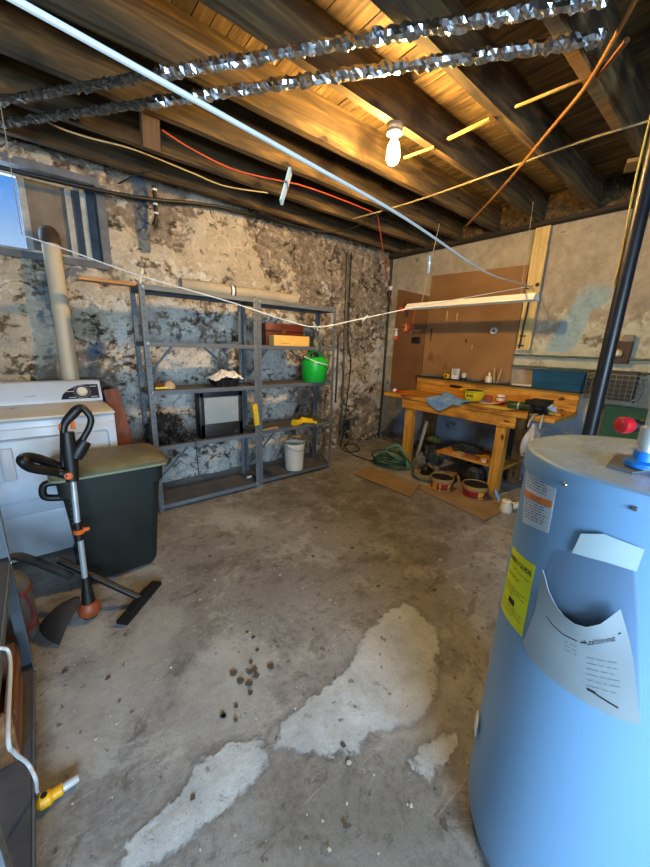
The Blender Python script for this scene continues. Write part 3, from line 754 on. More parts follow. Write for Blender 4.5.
# watering can hanging below/at front
yc = SY+.11; p0, p1 = at(303.5, 383, 1, yc), at(324, 383, 1, yc); cz = LV[2]+.001; cx = (p0.x+p1.x)/2; cr = (p1.x-p0.x)/2*1.0; cy = SY+.11; ch = at(314, 357, 1, cy).z-cz
can = thing('watering_can', 'bright green plastic watering can on the upper right shelf', 'watering can', (cx, cy, cz))
M_green = mat('green_plastic', '18b83a', '12a032', 5, .35)
MB().lathe([(0, 0), (cr*.85, 0), (cr*.9, .008), (cr, ch*.8), (cr*.97, ch*.86), (cr*.7, ch*.98), (cr*.6, ch), (cr*.55, ch), (cr*.62, ch*.95), (0, ch*.9)], (cx, cy, cz), 32).build('can_body', M_green, can)
MB().tube(spline([(cx-cr*.5, cy, cz+ch*.93), (cx-cr*.55, cy, cz+ch*1.12), (cx-.0, cy, cz+ch*1.24), (cx+cr*.6, cy, cz+ch*1.1), (cx+cr*.95, cy, cz+ch*.7)], 8), .012, 10).build('grip', M_green, can)
MB().tube(spline([(cx+cr*.8, cy, cz+ch*.25), (cx+cr*1.3, cy, cz+ch*.6), (cx+cr*1.5, cy, cz+ch*1.1)], 6), [.018]*7+[.013]*6, 10).build('spout', mat('dull_green_plastic', '4b7a30', '41692a', 5, .5), can)
MB().tube(spline([(cx-cr*1.08, cy-.02, cz+ch*1.02), (cx-cr*.5, cy-cr*.9, cz+ch*.82), (cx+cr*.3, cy-cr*1.08, cz+ch*.72), (cx+cr*1.02, cy-cr*.35, cz+ch*.66)], 8), .006, 8).build('carry_bail', mat('white_plastic', 'cdd5d8', 'dfe4e4', 9, .4), can)
# gloves, papers, bucket
p = on_shelf(305, 422, 1, SY+.06)
M_glove = mat('yellow_rubber', 'e8c51c', 'd9b312', 9, .5)
def glove(c, a, s_):
    w = MB(); R = rotz(a); f = lambda x, y, z: c+R @ V((x*s_, y*s_, z))
    w.tube([f(-.14, 0, .016), f(-.06, 0, .015), f(-.02, .0, .013), f(.03, 0, .013), f(.05, 0, .01)], [.042, .036, .034, .036, .02], 14)
    for k, (yy, L) in enumerate(((-.03, .07), (-.01, .088), (.011, .082), (.03, .062))):
        w.tube(spline([f(.03, yy, .012), f(.05+L*.4, yy*1.2, .014), f(.04+L, yy*1.3, .009)], 4), .0085, 8)
    w.tube(spline([f(-.03, .03, .012), f(.0, .06, .014), (f(.03, .075, .01))], 4), .0095, 8)
    for v in w.bm.verts: v.co.z = c.z+.002+(v.co.z-c.z)*1.1 if v.co.z > c.z else c.z
    return w
tag(glove(p+V((-.06, .03, 0)), .3, .62).build('rubber_glove', M_glove), 'left yellow rubber glove, lying flat toward the shelf post', 'glove', 'yellow rubber gloves')
tag(glove(p+V((.075, .01, 0)), -1.0, .72).build('rubber_glove', M_glove), 'right yellow rubber glove with its fingers toward the shelf edge', 'glove', 'yellow rubber gloves')
p = on_shelf(270, 427, 1, SY+.05)
for k, (dx, a, l) in enumerate(((0, .1, 'flat tan stick lying on the shelf, nearer the lip'), (.015, .16, 'flat tan stick lying on the shelf, farther from the lip'))):
    tag(MB().box((p.x+dx, p.y+.035*k-.01, p.z+.004), (.2, .016, .007), (0, 0, a), .002).build('wooden_stick', mat('tan_stick', 'b99a6a', 'c9ab7c', 9, .7)), l, 'stick', 'flat sticks on the shelf')
b0, b1 = at(288, 466, 1, SY+.05), at(307, 466, 1, SY+.05); bxx = (b0.x+b1.x)/2; brr = (b1.x-b0.x)/2*.9; bh = (at(298, 440, 1, SY+.05).z-LV[0])*.88; by = SY+.05+brr*.6
bu = thing('bucket', 'white plastic bucket on the bottom right shelf', 'bucket', (bxx, by, LV[0]+.001))
MB().lathe([(0, 0), (brr*.84, 0), (brr*.86, .01), (brr*.98, bh-.03), (brr*1.02, bh-.028), (brr*1.02, bh-.02), (brr, bh-.018), (brr*1.03, bh), (brr*.97, bh), (brr*.95, bh-.03), (brr*.82, .006), (0, .006)], (bxx, by, LV[0]+.001), 36).build('bucket_body', mat('off_white_plastic', 'cfcdc4', 'd9d8d0', 6, .5), bu)
MB().tube([(bxx+brr*1.03*math.cos(t), by-.004-abs(math.sin(t))*.03+brr*.9*math.sin(t), LV[0]+bh-.02-.05*abs(math.sin(t))) for t in np.linspace(PI, 2*PI, 18)], .003, 6).build('bail', M_steel, bu)
p = at(252, 470, 1, SY+.16); tag(MB().box((p.x-.04, SY+.15, LV[0]+.009), (.06, .03, .016), (0, 0, .3), .004).build('white_bar', M_white), 'small white bar lying on the bottom shelf below the television', 'block')
# yellow level hanging on the middle post
a, b = at(254, 404, 1, SY-.03), at(257, 425, 1, SY-.03)
sl = thing('spirit_level', 'short yellow spirit level hung on the middle shelf post', 'level', (b.x, SY-.02, b.z))
MB().bar((a.x, SY-.032, a.z), (b.x, SY-.03, b.z), .05, .02, (0, 1, 0), .003).build('level_body', mat('yellow_paint', 'e4bb2a', 'd3a818', 8, .5), sl)
for f in (.25, .5, .75):
    c = a.lerp(b, f); MB().box((c.x, SY-.043, c.z), (.026, .006, .014)).build('vial', mat('vial_clear_green', 'b3b84a', 'c4c95a', 8, .2), sl)
# cane hooked over the right post
c0 = at(337, 343, 1, SY-.02)
tube_ = [at(x, y, 1, SY-.025) for x, y in ((335.5, 400), (337, 370), (338, 345), (338.5, 336), (341, 331), (345, 329), (349, 331), (352, 336), (351.5, 343))]
cn = thing('walking_cane', 'dark walking cane with hooked handle at the right shelf post', 'cane', tube_[0])
sp_ = spline(tube_, 6)
MB().tube(sp_[:24], .011, 10).build('cane_shaft', mat('black_cane', '1d1512', '2a1f1a', 9, .4), cn)
MB().tube(sp_[23:], .012, 10).build('crook_handle', mat('grey_brown_cane', '4d443a', '5e5347', 9, .4), cn)
MB().cyl(tube_[0], tube_[0]-V((0, 0, .03)), .013, .014).build('rubber_tip', M_black, cn)
# long roll and stick on top of the units
zt = LV[4]+.001
t0, t1 = at(180, 281, 1, SY+.17), at(296, 297, 1, SY+.17)
rl_ = thing('cardboard_tube', 'long tan cardboard tube lying along the top of the shelves', 'tube', ((t0.x+t1.x)/2, SY+.17, zt))
MB().lathe([(.04, 0), (.052, 0), (.052, t1.x-t0.x), (.04, t1.x-t0.x), (.04, 0)], (t0.x, SY+.17, zt+.054+.003), 24, axis_to((1, 0, 0))).build('tube_wall', mat('tan_cardboard_tube', 'a39c8d', '8f887a', 5, .8, bump=.15), rl_)
x = at(233, 284, 1, SY+.12).x; MB().lathe([(.0535, 0), (.0545, .001), (.0545, .05), (.0535, .051)], (x-.02, SY+.17, zt+.057), 24, axis_to((1, 0, 0))).build('band', M_black, rl_)
MB().lathe([(.0546, 0), (.0552, .001), (.0552, .022), (.0546, .023)], (x-.008, SY+.17, zt+.057), 24, axis_to((1, 0, 0))).build('band_label', M_white, rl_)
a = at(82, 280, 1, SY+.2); tag(MB().box((a.x+.24, SY+.2, zt+.012), (.52, .09, .022), (0, 0, -.03), .003).build('wooden_board', wood('orange_pine', '9a6a35', 'b98347', 'cf9a5c', 0)), 'short orange-brown board overhanging the left end of the shelf top', 'board')

# ================================================================== dryer
M_enam = mat('white_enamel', 'bccadc', 'c8d5e4', 2, .3, bump=.02)
DX0, DX1, DY0, DY1, DZ = -.37, .355, 2.66, 3.33, .93
dr_ = thing('clothes_dryer', 'white front-loading clothes dryer with dial on its rear console', 'dryer', ((DX0+DX1)/2, (DY0+DY1)/2, 0))
MB().span((DX0, DY0+.012, .03), (DX1, DY1, DZ), .012, 2).build('cabinet', M_enam, dr_)
MB().span((DX0+.003, DY0, .34), (DX1-.003, DY0+.02, DZ-.045), .006, 2).build('front_panel', M_enam, dr_)
MB().span((DX0+.003, DY0+.004, .04), (DX1-.003, DY0+.02, .333), .006, 2).build('kick_panel', M_enam, dr_)
d0, d1 = DX0+.06, DX1-.05
dd = MB().span((d0, DY0-.012, .43), (d1, DY0+.005, DZ-.1), .02, 3).build('door', M_enam, dr_)
hx = at(11, 478, 1, DY0).x
w = MB().span((hx-.03, DY0-.02, .58), (hx+.03, DY0-.008, .78), .01, 2); w.build('door_pull', mat('pale_grey_plastic', 'b5bcc6', 'c0c7d0', 4, .4), dd)
for x in (DX0+.06, DX1-.06):
    for y in (DY0+.06, DY1-.06): MB().cyl((x, y, 0), (x, y, .04), .02).build('foot', M_black, dr_)
MB().span((DX0-.004, DY0-.002, DZ), (DX1+.004, DY1-.13, DZ+.022), .01, 2).build('lid_top', mat('cream_enamel', 'c9c5b8', 'd3cfc3', 3, .3, bump=.02), dr_)
cz0, cz1 = DZ, 1.1; cy0 = DY1-.15
w = MB(); pr = [(cy0, cz0), (cy0-.0, cz0+.03), (cy0+.055, cz1-.01), (cy0+.07, cz1), (DY1, cz1), (DY1, cz0)]
w.prism([(DX0, y, z) for y, z in pr], (DX1-DX0, 0, 0)); con = w.build('console', M_enam, dr_)
nrm = V((0, -(cz1-.04-cz0), .055)).normalized(); up_ = V((0, .055, cz1-.04-cz0)).normalized()
def con_p(u, v, o=0): return V((DX1-u, cy0, cz0+.03))+up_*v+nrm*o
pts = [con_p(.018, .012, .001), con_p(.26, .012, .001), con_p(.245, .05, .001), con_p(.21, .085, .001), con_p(.15, .115, .001), con_p(.11, .122, .001), con_p(.018, .122, .001)]
MB().prism(pts, nrm*.002).build('control_panel', mat('navy_panel', '11182b', '182038', 5, .35), con)
kc = con_p(.125, .066, .003)
MB().lathe([(0, 0), (.036, 0), (.036, .006), (.03, .012), (.028, .026), (0, .028)], kc, 32, axis_to(nrm)).build('timer_knob', mat('ivory_knob', 'd5d2c4', 'dedbd0', 8, .4), con)
w = MB()
for k in range(22):
    a = k*2*PI/22; c = kc+V((1, 0, 0))*math.cos(a)*.05+up_*math.sin(a)*.048; w.box(c, (.008 if k % 3 else .014, .0015, .002), Matrix((V((1, 0, 0)), nrm, up_)).transposed())
for u, v in ((.05, .105), (.05, .024), (.19, .024), (.2, .07)): w.box(con_p(u, v, .003), (.045, .0015, .004), Matrix((V((1, 0, 0)), nrm, up_)).transposed())
w.build('dial_marking', M_white, con)
MB().box(con_p(.43, .05, .0005), (.06, .001, .004), Matrix((V((1, 0, 0)), nrm, up_)).transposed()).build('badge', M_grey_ink, con)

# vent pipe up to the window panel
a, b = at(62.5, 375, 1, 3.47), at(59, 243, 1, 3.47)
vp = thing('vent_pipe', 'cream dryer vent pipe rising from behind the dryer to the window', 'pipe', (a.x, 3.46, 0))
w = MB(); xm = (a.x+b.x)/2-.0; zt = b.z
w.tube([(xm, 3.46, .08), (xm, 3.46, zt-.02)], .057, 28); w.build('pipe_run', mat('cream_duct', 'b5aa93', 'c6bca6', 3, .6), vp)
MB().lathe([(.06, 0), (.06, .04), (.057, .04)], (xm, 3.46, zt-.5), 28).build('joint_band', mat('cream_duct', 'b5aa93'), vp)
MB().tube([(xm, 3.46+.0, zt-.03), (xm, 3.465, zt+.0), (xm, 3.49, zt+.045), (xm, 3.54, zt+.06), (xm, wy+.012, zt+.06)], [.06, .062, .062, .062, .062], 28).build('elbow', mat('rusty_black_duct', '2d241e', '4a3b30', 9, .7), vp)

# leaning red-brown board behind the bin
a, b = at(104, 398, 1, 3.05), at(118, 446, 1, 2.98)
w = MB().bar((.55, 2.86, .0), (.42, 3.0, 1.03), .012, .12, (0, 1, 0), .003)
w = MB().bar((.53, 2.87, .012), (.40, 3.06, 1.05), .1, .018, (0, 1, 0), .003)
tag(w.build('wooden_plank', wood('red_brown_board', '4d2415', '6e3820', '84482c', 2)), 'narrow red-brown plank leaning upright between dryer and shelves', 'plank')

# ================================================================== trash bin
M_bin = mat('dark_green_black_bin', '0e1613', '141d19', 6, .55, bump=.05)
M_lid = mat('dusty_olive_lid', '4c4630', '746c4c', 5, .55, bump=.1)
bin_ = thing('trash_bin', 'large dark green wheeled trash bin with dusty olive lid', 'bin', (.24, 2.42, 0))
bz = .705
def ringr(x0, x1, y0, y1, r, z, n=6):
    o = []
    for cx_, cy_, a0 in ((x1-r, y1-r, 0), (x0+r, y1-r, PI/2), (x0+r, y0+r, PI), (x1-r, y0+r, 1.5*PI)):
        for k in range(n+1): o.append((cx_+r*math.cos(a0+k*PI/2/n), cy_+r*math.sin(a0+k*PI/2/n), z))
    return o
def loft(mb, rings, cap0=True, cap1=True):
    vv = [[mb.bm.verts.new(p) for p in r] for r in rings]; n = len(vv[0])
    for a, b in zip(vv, vv[1:]):
        for i in range(n): mb.bm.faces.new((a[i], a[(i+1) % n], b[(i+1) % n], b[i]))
    if cap0: mb.bm.faces.new(vv[0][::-1])
    if cap1: mb.bm.faces.new(vv[-1])
    return mb
loft(MB(), [ringr(0.035, .43, 2.21, 2.47, .05, .01), ringr(0.042, .443, 2.2, 2.48, .05, .04), ringr(0.005, .495, 2.17, 2.51, .05, bz-.12), ringr(-0.010, .51, 2.155, 2.52, .05, bz-.118), ringr(-0.015, .515, 2.15, 2.53, .05, bz-.01), ringr(-0.025, .525, 2.14, 2.54, .05, bz-.008), ringr(-0.025, .525, 2.14, 2.54, .05, bz+.004)]).build('bin_body', M_bin, bin_)
loft(MB(), [ringr(-0.035, .535, 2.13, 2.545, .06, bz-.012), ringr(-0.038, .538, 2.127, 2.548, .06, bz+.015), ringr(-0.020, .52, 2.14, 2.535, .06, bz+.03), ringr(0.020, .48, 2.19, 2.49, .09, bz+.045), ringr(0.040, .46, 2.22, 2.46, .1, bz+.05)]).build('lid', M_lid, bin_)
lid_rim = loft(MB(), [ringr(-0.042, .542, 2.123, 2.552, .06, bz-.014), ringr(-0.042, .542, 2.123, 2.552, .06, bz-.002)]).build('lid_rim', mat('pale_green_rim', '6f7b5f', '7d886d', 5, .5), bin_)
for sx, xx in ((-1, -.015), (1, .515)):
    ypos = 2.2 if sx < 0 else 2.42
    MB().tube(spline([(xx-sx*.01, ypos, bz-.03), (xx+sx*.045, ypos, bz-.035), (xx+sx*.05, ypos, bz-.1), (xx-sx*.03, ypos, bz-.125)], 6), .018, 10).build('handle', M_black, bin_)
for yy in (.02, .43):
    MB().lathe([(0, 0), (.07, 0), (.075, .01), (.075, .03), (.07, .04), (0, .04)], (yy, 2.47, .0755), 24, axis_to((1, 0, 0))).build('wheel', M_black, bin_)

# ================================================================== string trimmer
M_org = mat('orange_plastic', 'dd6a1c', 'c95a12', 8, .45)
M_alu = mat('brushed_aluminium', 'aeb8c2', 'c2cbd3', 12, .35, .5)
def tp(x, y): # trimmer lies in a slightly leaning plane
    f = (y-612)/(407-612); return at(x, y, 1, 1.93+.12*f)
hd = tp(88, 612)
tm_ = thing('string_trimmer', 'cordless string trimmer with black loop handles leaning at the bin', 'trimmer', (hd.x, hd.y, 0))
MB().tube([tp(85, 578), tp(80, 537)], .0135, 16).tube([tp(77.5, 524), tp(73, 480)], .0135, 16).build('shaft', M_alu, tm_)
w = MB().tube([tp(79.5, 540), tp(77.3, 522)], .018, 16); w.build('lock_sleeve', M_black, tm_)
a = tp(79, 531); w = MB().lathe([(.019, -.011), (.024, -.011), (.024, .011), (.019, .011)], a, 20).box((a.x+.03, a.y-.008, a.z+.004), (.03, .014, .018), None, .003); w.build('clamp_lever', M_org, tm_)
w = MB().tube([tp(72.5, 481), tp(70.5, 462), tp(68.5, 446), tp(67, 432)], [.027, .033, .033, .028], 16)
w.tube([tp(64, 466), tp(63.5, 428)], .016, 12); w.build('grip_housing', M_black, tm_)
lp = [tp(*q) for q in ((64, 440), (63.5, 429), (66, 422), (72, 415), (78, 409), (83, 408.5), (88.5, 414), (91, 420), (89, 428), (84, 437), (79, 446), (73, 451), (69, 446))]
spl = spline(lp, 6); MB().tube(spl, [.0155+.008*math.exp(-((i-20)/9)**2) for i in range(len(spl))], 12).build('loop_handle', M_black, tm_)
MB().tube([tp(75, 458), tp(79, 450), tp(85, 441)], [.03, .036, .03], 12).build('battery_block', M_black, tm_)
MB().tube([tp(73.5, 429), tp(72, 421)], .009, 8).build('trigger', M_org, tm_)
MB().tube([tp(61.5, 430), tp(61.8, 424)], .012, 8).build('lock_button', M_org, tm_)
a = tp(68, 474)
MB().lathe([(0, 0), (.017, 0), (.017, .01), (0, .012)], a+V((.0, -.028, 0)), 18, axis_to((0, -1, 0))).build('pivot_knob', M_org, tm_)
lp = [a+V((0, -.02, 0))]+[at(x, y, 1, yy) for x, y, yy in ((57, 472, 2.0), (42, 470, 1.95), (30, 467, 1.92), (22.5, 461, 1.9), (25, 457.5, 1.94), (35, 458, 1.98), (50, 463, 2.02), (60, 468, 2.03))]+[a+V((-.02, -.01, .0))]
MB().tube(spline(lp, 6), .022, 12).build('assist_handle', M_black, tm_)
w = MB()
for k in range(9): c = tp(76.2-k*.45, 522-k*5); w.box(c+V((-.015, -.006, 0)), (.008, .012, .011))
w.build('height_notches', M_black, tm_)
# motor head and guard
h0, h1 = tp(85.5, 577), tp(90, 612)
w = MB().tube([h0, h0.lerp(h1, .25), h0.lerp(h1, .55), h0.lerp(h1, .8)], [.017, .022, .029, .034], 20); w.build('motor_neck', M_black, tm_)
hc = V((h1.x, h1.y, .045))
w = MB().lathe([(0, -.03), (.042, -.03), (.05, -.018), (.05, .01), (.044, .026), (.034, .04), (0, .042)], hc, 28); w.build('motor_head', mat('dull_orange_housing', '9a4a24', '7a3a1e', 7, .5), tm_)
w = MB()
def guard(u, v):
    t = math.radians(140)+math.radians(88)*u; r = .04+.165*v
    return (hc.x+r*math.cos(t), hc.y+r*math.sin(t)*.9, .14-.1*v**2-.035*(2*u-1)**2)
w.grid(guard, 20, 8, .005); w.build('guard', mat('muddy_black_guard', '17120f', '2d241e', 9, .75, bump=.3), tm_)
MB().lathe([(0, 0), (.035, 0), (.035, .012), (0, .012)], (hc.x, hc.y, .003), 20).build('line_spool', M_black, tm_)

# floor tool with black wand (shop vacuum accessory)
a, b = at(57, 558, 2, .10), at(130, 602, 2, .035)
fa, fb = at(157, 584, 2, .0), at(122, 625, 2, .0)
ft = thing('floor_nozzle', 'black vacuum floor nozzle on a wand lying on the concrete', 'vacuum nozzle', ((fa.x+fb.x)/2, (fa.y+fb.y)/2, 0))
mid = (fa+fb)/2+V((0, 0, .03))
a = at(57, 560, 2, .03)
MB().tube([at(59, 560, 1, 2.1), at(59, 560, 1, 2.1).lerp(mid, .5), mid], [.019, .018, .017], 14).build('wand', M_black, ft)
dv = (fb-fa).normalized(); pv = V((-dv.y, dv.x, 0))
w = MB(); L = (fb-fa).length/2; c = (fa+fb)/2
def nz(s_, o, z): return c+dv*s_+pv*o+V((0, 0, z))
w.prism([nz(-L, .03, .002), nz(L, .03, .002), nz(L, -.03, .002), nz(-L, -.03, .002)], (0, 0, .018))
loft(w, [[nz(-L*.98, .025, .02), nz(L*.98, .025, .02), nz(L*.98, -.025, .02), nz(-L*.98, -.025, .02)], [nz(-L*.3, .018, .045), nz(L*.3, .018, .045), nz(L*.3, -.018, .045), nz(-L*.3, -.018, .045)]])
w.build('nozzle_head', M_black, ft)

# dark canister behind the left shelf
cb = V((-.25, 1.975, 0)); cr_ = .085
cn_ = thing('pressure_canister', 'dark grey canister with dull red bands on the floor behind near shelf', 'canister', cb)
Mg = mat('dirty_grey_metal', '55585a', '6a6d6c', 7, .6, .2, bump=.1)
MB().lathe([(0, .0), (cr_*.97, 0), (cr_, .01), (cr_, .25), (cr_*.93, .3), (cr_*.7, .335), (cr_*.42, .35), (cr_*.42, .38), (0, .38)], cb, 32).build('canister_body', Mg, cn_)
Mr = mat('dull_red_band', '6e2a2c', '7e3436', 8, .6)
for z in (.06, .25): MB().lathe([(cr_+.0005, 0), (cr_+.003, .002), (cr_+.003, .018), (cr_+.0005, .02)], cb+V((0, 0, z)), 32).build('band', Mr, cn_)
MB().tube(spline([cb+V((.05, -.07, .08)), cb+V((.075, -.05, .14)), cb+V((.06, -.06, .25))], 6), .006, 8).build('side_rod', Mr, cn_)
MB().lathe([(0, 0), (.03, 0), (.032, .02), (.026, .035), (0, .04)], cb+V((0, 0, .38)), 16).build('cap', M_black, cn_)
MB().tube(spline([cb+V((0, 0, .40)), cb+V((.06, .03, .405)), at(71, 576, 1, 2.08)], 6), [.016]*6+[.02]*7, 12).build('hose', mat('grey_black_hose', '25282b', '34383b', 9, .6), cn_)

# wooden box, cord on the near shelf
W_old = wood('old_brown_wood', '54351d', '7a5230', '95693f', 1)
bx = thing('wooden_box', 'old brown wooden box on the bottom shelf at the near left', 'box', (-.3, 1.33, LV[0]))
z = LV[0]+.001; x0, x1, y0, y1 = -.44, -.215, 1.26, 1.6; hh = .2
MB().span((x1-.016, y0, z), (x1, y1, z+hh), .002).build('side_panel', W_old, bx); MB().span((x0, y0, z), (x0+.016, y1, z+hh), .002).build('side_panel', W_old, bx)
MB().span((x0+.016, y0, z), (x1-.016, y0+.016, z+hh), .002).build('end_panel', W_old, bx); MB().span((x0+.016, y1-.016, z), (x1-.016, y1, z+hh), .002).build('end_panel', W_old, bx)
MB().span((x0+.016, y0+.016, z), (x1-.016, y1-.016, z+.012)).build('base_panel', W_old, bx)
MB().span((x1-.001, y0+.03, z+hh-.07), (x1+.006, y1-.0, z+hh-.02), .001).build('batten', W_old, bx)
ec = thing('extension_cord', 'white extension cord with yellow plug draped over near shelf lip', 'cord', tuple(at(55, 797, 2, 0)))
pl = at(45, 800, 2, .02); pe = at(66, 786, 2, .02); dvv = (pe-pl).normalized()
pth = [V((-.34, 1.0, LV[2]-.1)), V((-.27, 1.05, .52)), at(2, 700, 0, -.19), at(9, 740, 0, -.172), at(21, 757, 0, -.165), at(33, 775, 0, -.15), at(35, 795, 2, .03), pl]
pth = [V((-.36, 1.2, LV[1]+.006)), V((-.24, 1.16, LV[1]+.008)), V((-.19, 1.14, LV[1]+.016)), V((-.168, 1.13, LV[1]-.02)), at(8, 735, 0, -.163), at(14, 752, 0, -.165), at(28, 764, 0, -.16), at(36, 780, 0, -.15), at(37.5, 792, 2, .04), pl]
MB().tube(spline(pth, 8), .0045, 8).build('cord', mat('white_vinyl_cord', 'c9ced0', 'd6dadb', 6, .5), ec)
Myp = mat('yellow_plug', 'f0b318', 'e0a410', 8, .45)
MB().tube([pl-dvv*.02, pl-dvv*.012, pl+dvv*.012, pl+dvv*.02, pl.lerp(pe, .8), pl.lerp(pe, .86)], [.012, .021, .022, .016, .017, .014], 12).build('plug_body', Myp, ec)
MB().tube([pl.lerp(pe, .84), pe+dvv*.02, pe+dvv*.034], [.012, .0125, .01], 10).build('clear_tip', mat('clear_tip_plastic', 'b8c0c2', 'c7cdce', 6, .25), ec)
w = MB().lathe([(0, 0), (.009, 0), (.009, .002), (0, .002)], pl+V((0, 0, .021)), 12); w.build('cord_hole', M_black, ec)

# ================================================================== workbench
W_bx = wood('bench_pine_long', '9a651c', 'c58c30', 'd9a548', 1)
W_bz = wood('bench_pine_post', '9a651c', 'c58c30', 'd9a548', 2)
W_bs = wood('bench_pine_across', '80501c', 'a8702a', 'bd853c', 0)
BX0, BX1, BY0, BY1, BZ = 3.42, 4.06, .98, 2.94, .872
wb = thing('workbench', 'long orange-brown pine workbench against the right wall', 'workbench', ((BX0+BX1)/2, (BY0+BY1)/2, 0))
MB().span((BX0, BY0, BZ-.042), (BX1, BY1, BZ), .004).build('bench_top', W_bx, wb)
for y in (1.38, 2.5):
    MB().span((BX0+.035, y, 0), (BX0+.125, y+.1, BZ-.043), .003).build('leg', W_bz, wb)
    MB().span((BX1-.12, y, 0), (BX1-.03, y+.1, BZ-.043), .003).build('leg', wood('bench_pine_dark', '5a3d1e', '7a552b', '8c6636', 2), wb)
    MB().span((BX0+.126, y+.02, BZ-.15), (BX1-.12, y+.06, BZ-.043), .002).build('cross_rail', W_bs, wb)
MB().span((BX0+.012, 1.3, BZ-.155), (BX0+.034, 2.64, BZ-.043), .002).build('front_rail', W_bx, wb)
MB().span((BX1-.029, 1.3, BZ-.155), (BX1-.01, 2.64, BZ-.043), .002).build('rear_rail', W_bx, wb)
MB().span((BX1-.035, BY0+.01, BZ), (BX1-.005, 2.88, 1.06), .002).build('backboard', W_bx, wb)
MB().span((BX1-.075, BY0+.0, 1.061), (BX1+.02, 2.89, 1.075), .001).build('ledge', mat('black_ledge', '1d1a18', '2c2825', 9, .6), wb)
MB().span((BX0+.05, 1.37, .265), (BX1-.05, 2.12, .285), .002).build('lower_shelf', W_bx, wb)
for y in (1.4, 2.08): MB().span((BX0+.06, y, .225), (BX1-.06, y+.035, .2645)).build('shelf_bearer', W_bs, wb)
BT = BZ+.001; LT = 1.076; LX = BX1-.03
def onb(px, py, x): p = at(px, py, 0, x); return V((x, p.y, BT))
# blue cloth hanging over the front edge
ya, yb = at(427, 398, 0, BX0).y, at(463, 400, 0, BX0).y; yc_ = (ya+yb)/2
def cloth(u, v):
    y = ya+(yb-ya)*u+.03*math.sin(u*9)*(v-.5); L = v*.5-.0
    drop = .02+.1*max(0, 1-abs(u-.38)/.4); top = .24
    s_ = v*(top+drop)
    n_ = .016*fbm(V((y*7, s_*7, 3)))+.004*math.sin(y*30+s_*8)
    edge = .02*math.sin(u*13)
    if s_ < top:
        x = BX0+top-s_-.02; z = BT+.014+abs(n_)*1.6+.06*math.exp(-((s_-.12)/.07)**2)*math.exp(-((u-.45)/.3)**2); 
        if x < BX0+.02: z = max(BT+.008, z*.3+.7*(BT+.01))
        return (x, y, z)
    return (BX0-.016-abs(n_)*.8, y, BT+.006-(s_-top))
tag(MB().grid(cloth, 36, 40, .003).build('cloth', mat('faded_blue_cloth', '5f86b4', '7398c2', 9, .85, bump=.2)), 'faded blue cloth draped over the front edge of the workbench', 'cloth')
# hard hat upside down
p = onb(473, 401, BX0+.26)+V((0, 0, .007)); hr = .125
hh_ = thing('hard_hat', 'yellow hard hat lying upside down on the workbench', 'hard hat', p)
prof = [(0, 0), (.05, .004), (.085, .025), (.105, .065), (.113, .11), (.117, .125)]
w = MB().lathe(prof+[(.11, .124), (.1, .065), (.08, .03), (.045, .01), (0, .007)], p, 32)
for k in (-1, 0, 1): w.tube([p+V((r*math.cos(PI+k*.35), r*math.sin(PI+k*.35), z)) for r, z in ((.05, .0035), (.086, .024), (.106, .064), (.1145, .112))], .006, 8)
w.build('shell', mat('yellow_hat_shell', 'e2cf1c', 'd0bc12', 6, .4), hh_)
w = MB()
w.grid(lambda u, v: (p.x+(.114+.03*v*(1+.7*max(0, math.cos(u*2*PI-PI*.5))))*math.cos(u*2*PI), p.y+(.114+.03*v*(1+.7*max(0, math.cos(u*2*PI-PI*.5))))*math.sin(u*2*PI), p.z+.122+.008*v), 40, 3, .004); w.build('brim', mat('yellow_hat_shell', 'e2cf1c'), hh_)
w = MB().tube([p+V((.09*math.cos(t), .09*math.sin(t), .12)) for t in np.linspace(0, 2*PI, 28)[:-1]], .009, 8, closed=True); w.build('headband', M_black, hh_)
w = MB()
for k in range(4): w.box(p+V((-.1105-.001*k, -.045+k*.02, .075)), (.004, .014, .016+.006*(k % 2)), (0, -.12, 0))
w.build('print_marking', M_ink, hh_)
# papers, red tin, block, roll, thermos, vise
p = onb(500, 399, BX0+.38)
def pap(c, sx, sy, a, cu=.0):
    R = rotz(a); return MB().grid(lambda u, v: c+R @ V(((u-.5)*sx, (v-.5)*sy, .004+cu*(2*v-1)**2+.002*math.sin(u*6))), 10, 14, .002)
M_pap = mat('white_sheet_paper', 'dfe2e2', 'ebedec', 8, .7)
tag(pap(p+V((.0, .12, .0)), .2, .34, .1, .035).build('paper', M_pap), 'white paper sheet lying on the workbench right of the yellow hard hat', 'paper')
tag(pap(onb(500, 404, BX0+.12)+V((0, 0, .001)), .16, .26, -.05, .004).build('envelope', mat('pale_yellow_paper', 'd8c660', 'e3d274', 8, .7)), 'pale yellow paper lying at the bench front before the white sheet', 'paper')
p = onb(501, 397, BX0+.47); cnn = thing('tin_can', 'small red and white tin on the workbench under the ledge', 'can', p)
MB().lathe([(0, 0), (.042, 0), (.042, .075), (0, .075)], p, 28).build('can_body', M_red, cnn); MB().lathe([(.0425, .03), (.043, .031), (.043, .062), (.0425, .063)], p, 28).build('can_label', M_white, cnn); MB().lathe([(.0, .0), (.043, 0), (.043, .02), (.0, .022)], p+V((0, 0, .0755)), 28).build('lid', M_white, cnn)
p = onb(490, 397, BX0+.46); tag(MB().box(p+V((0, .02, .035)), (.06, .08, .068), (0, 0, .2), .006).build('small_carton', mat('salmon_carton', 'c8563c', 'd66a4c', 8, .6)), 'small salmon-red carton left of the red and white tin', 'box')
p = onb(517, 404, BX0+.2); th_ = thing('flashlight', 'dark green cylinder with pale band lying on the bench beside vise', 'flashlight', p)
pa, pb = V((p.x-.01, at(508, 402, 0, BX0+.18).y, BT+.042)), V((p.x+.02, at(529, 405, 0, BX0+.18).y, BT+.042)); R = axis_to(pb-pa); L = (pb-pa).length
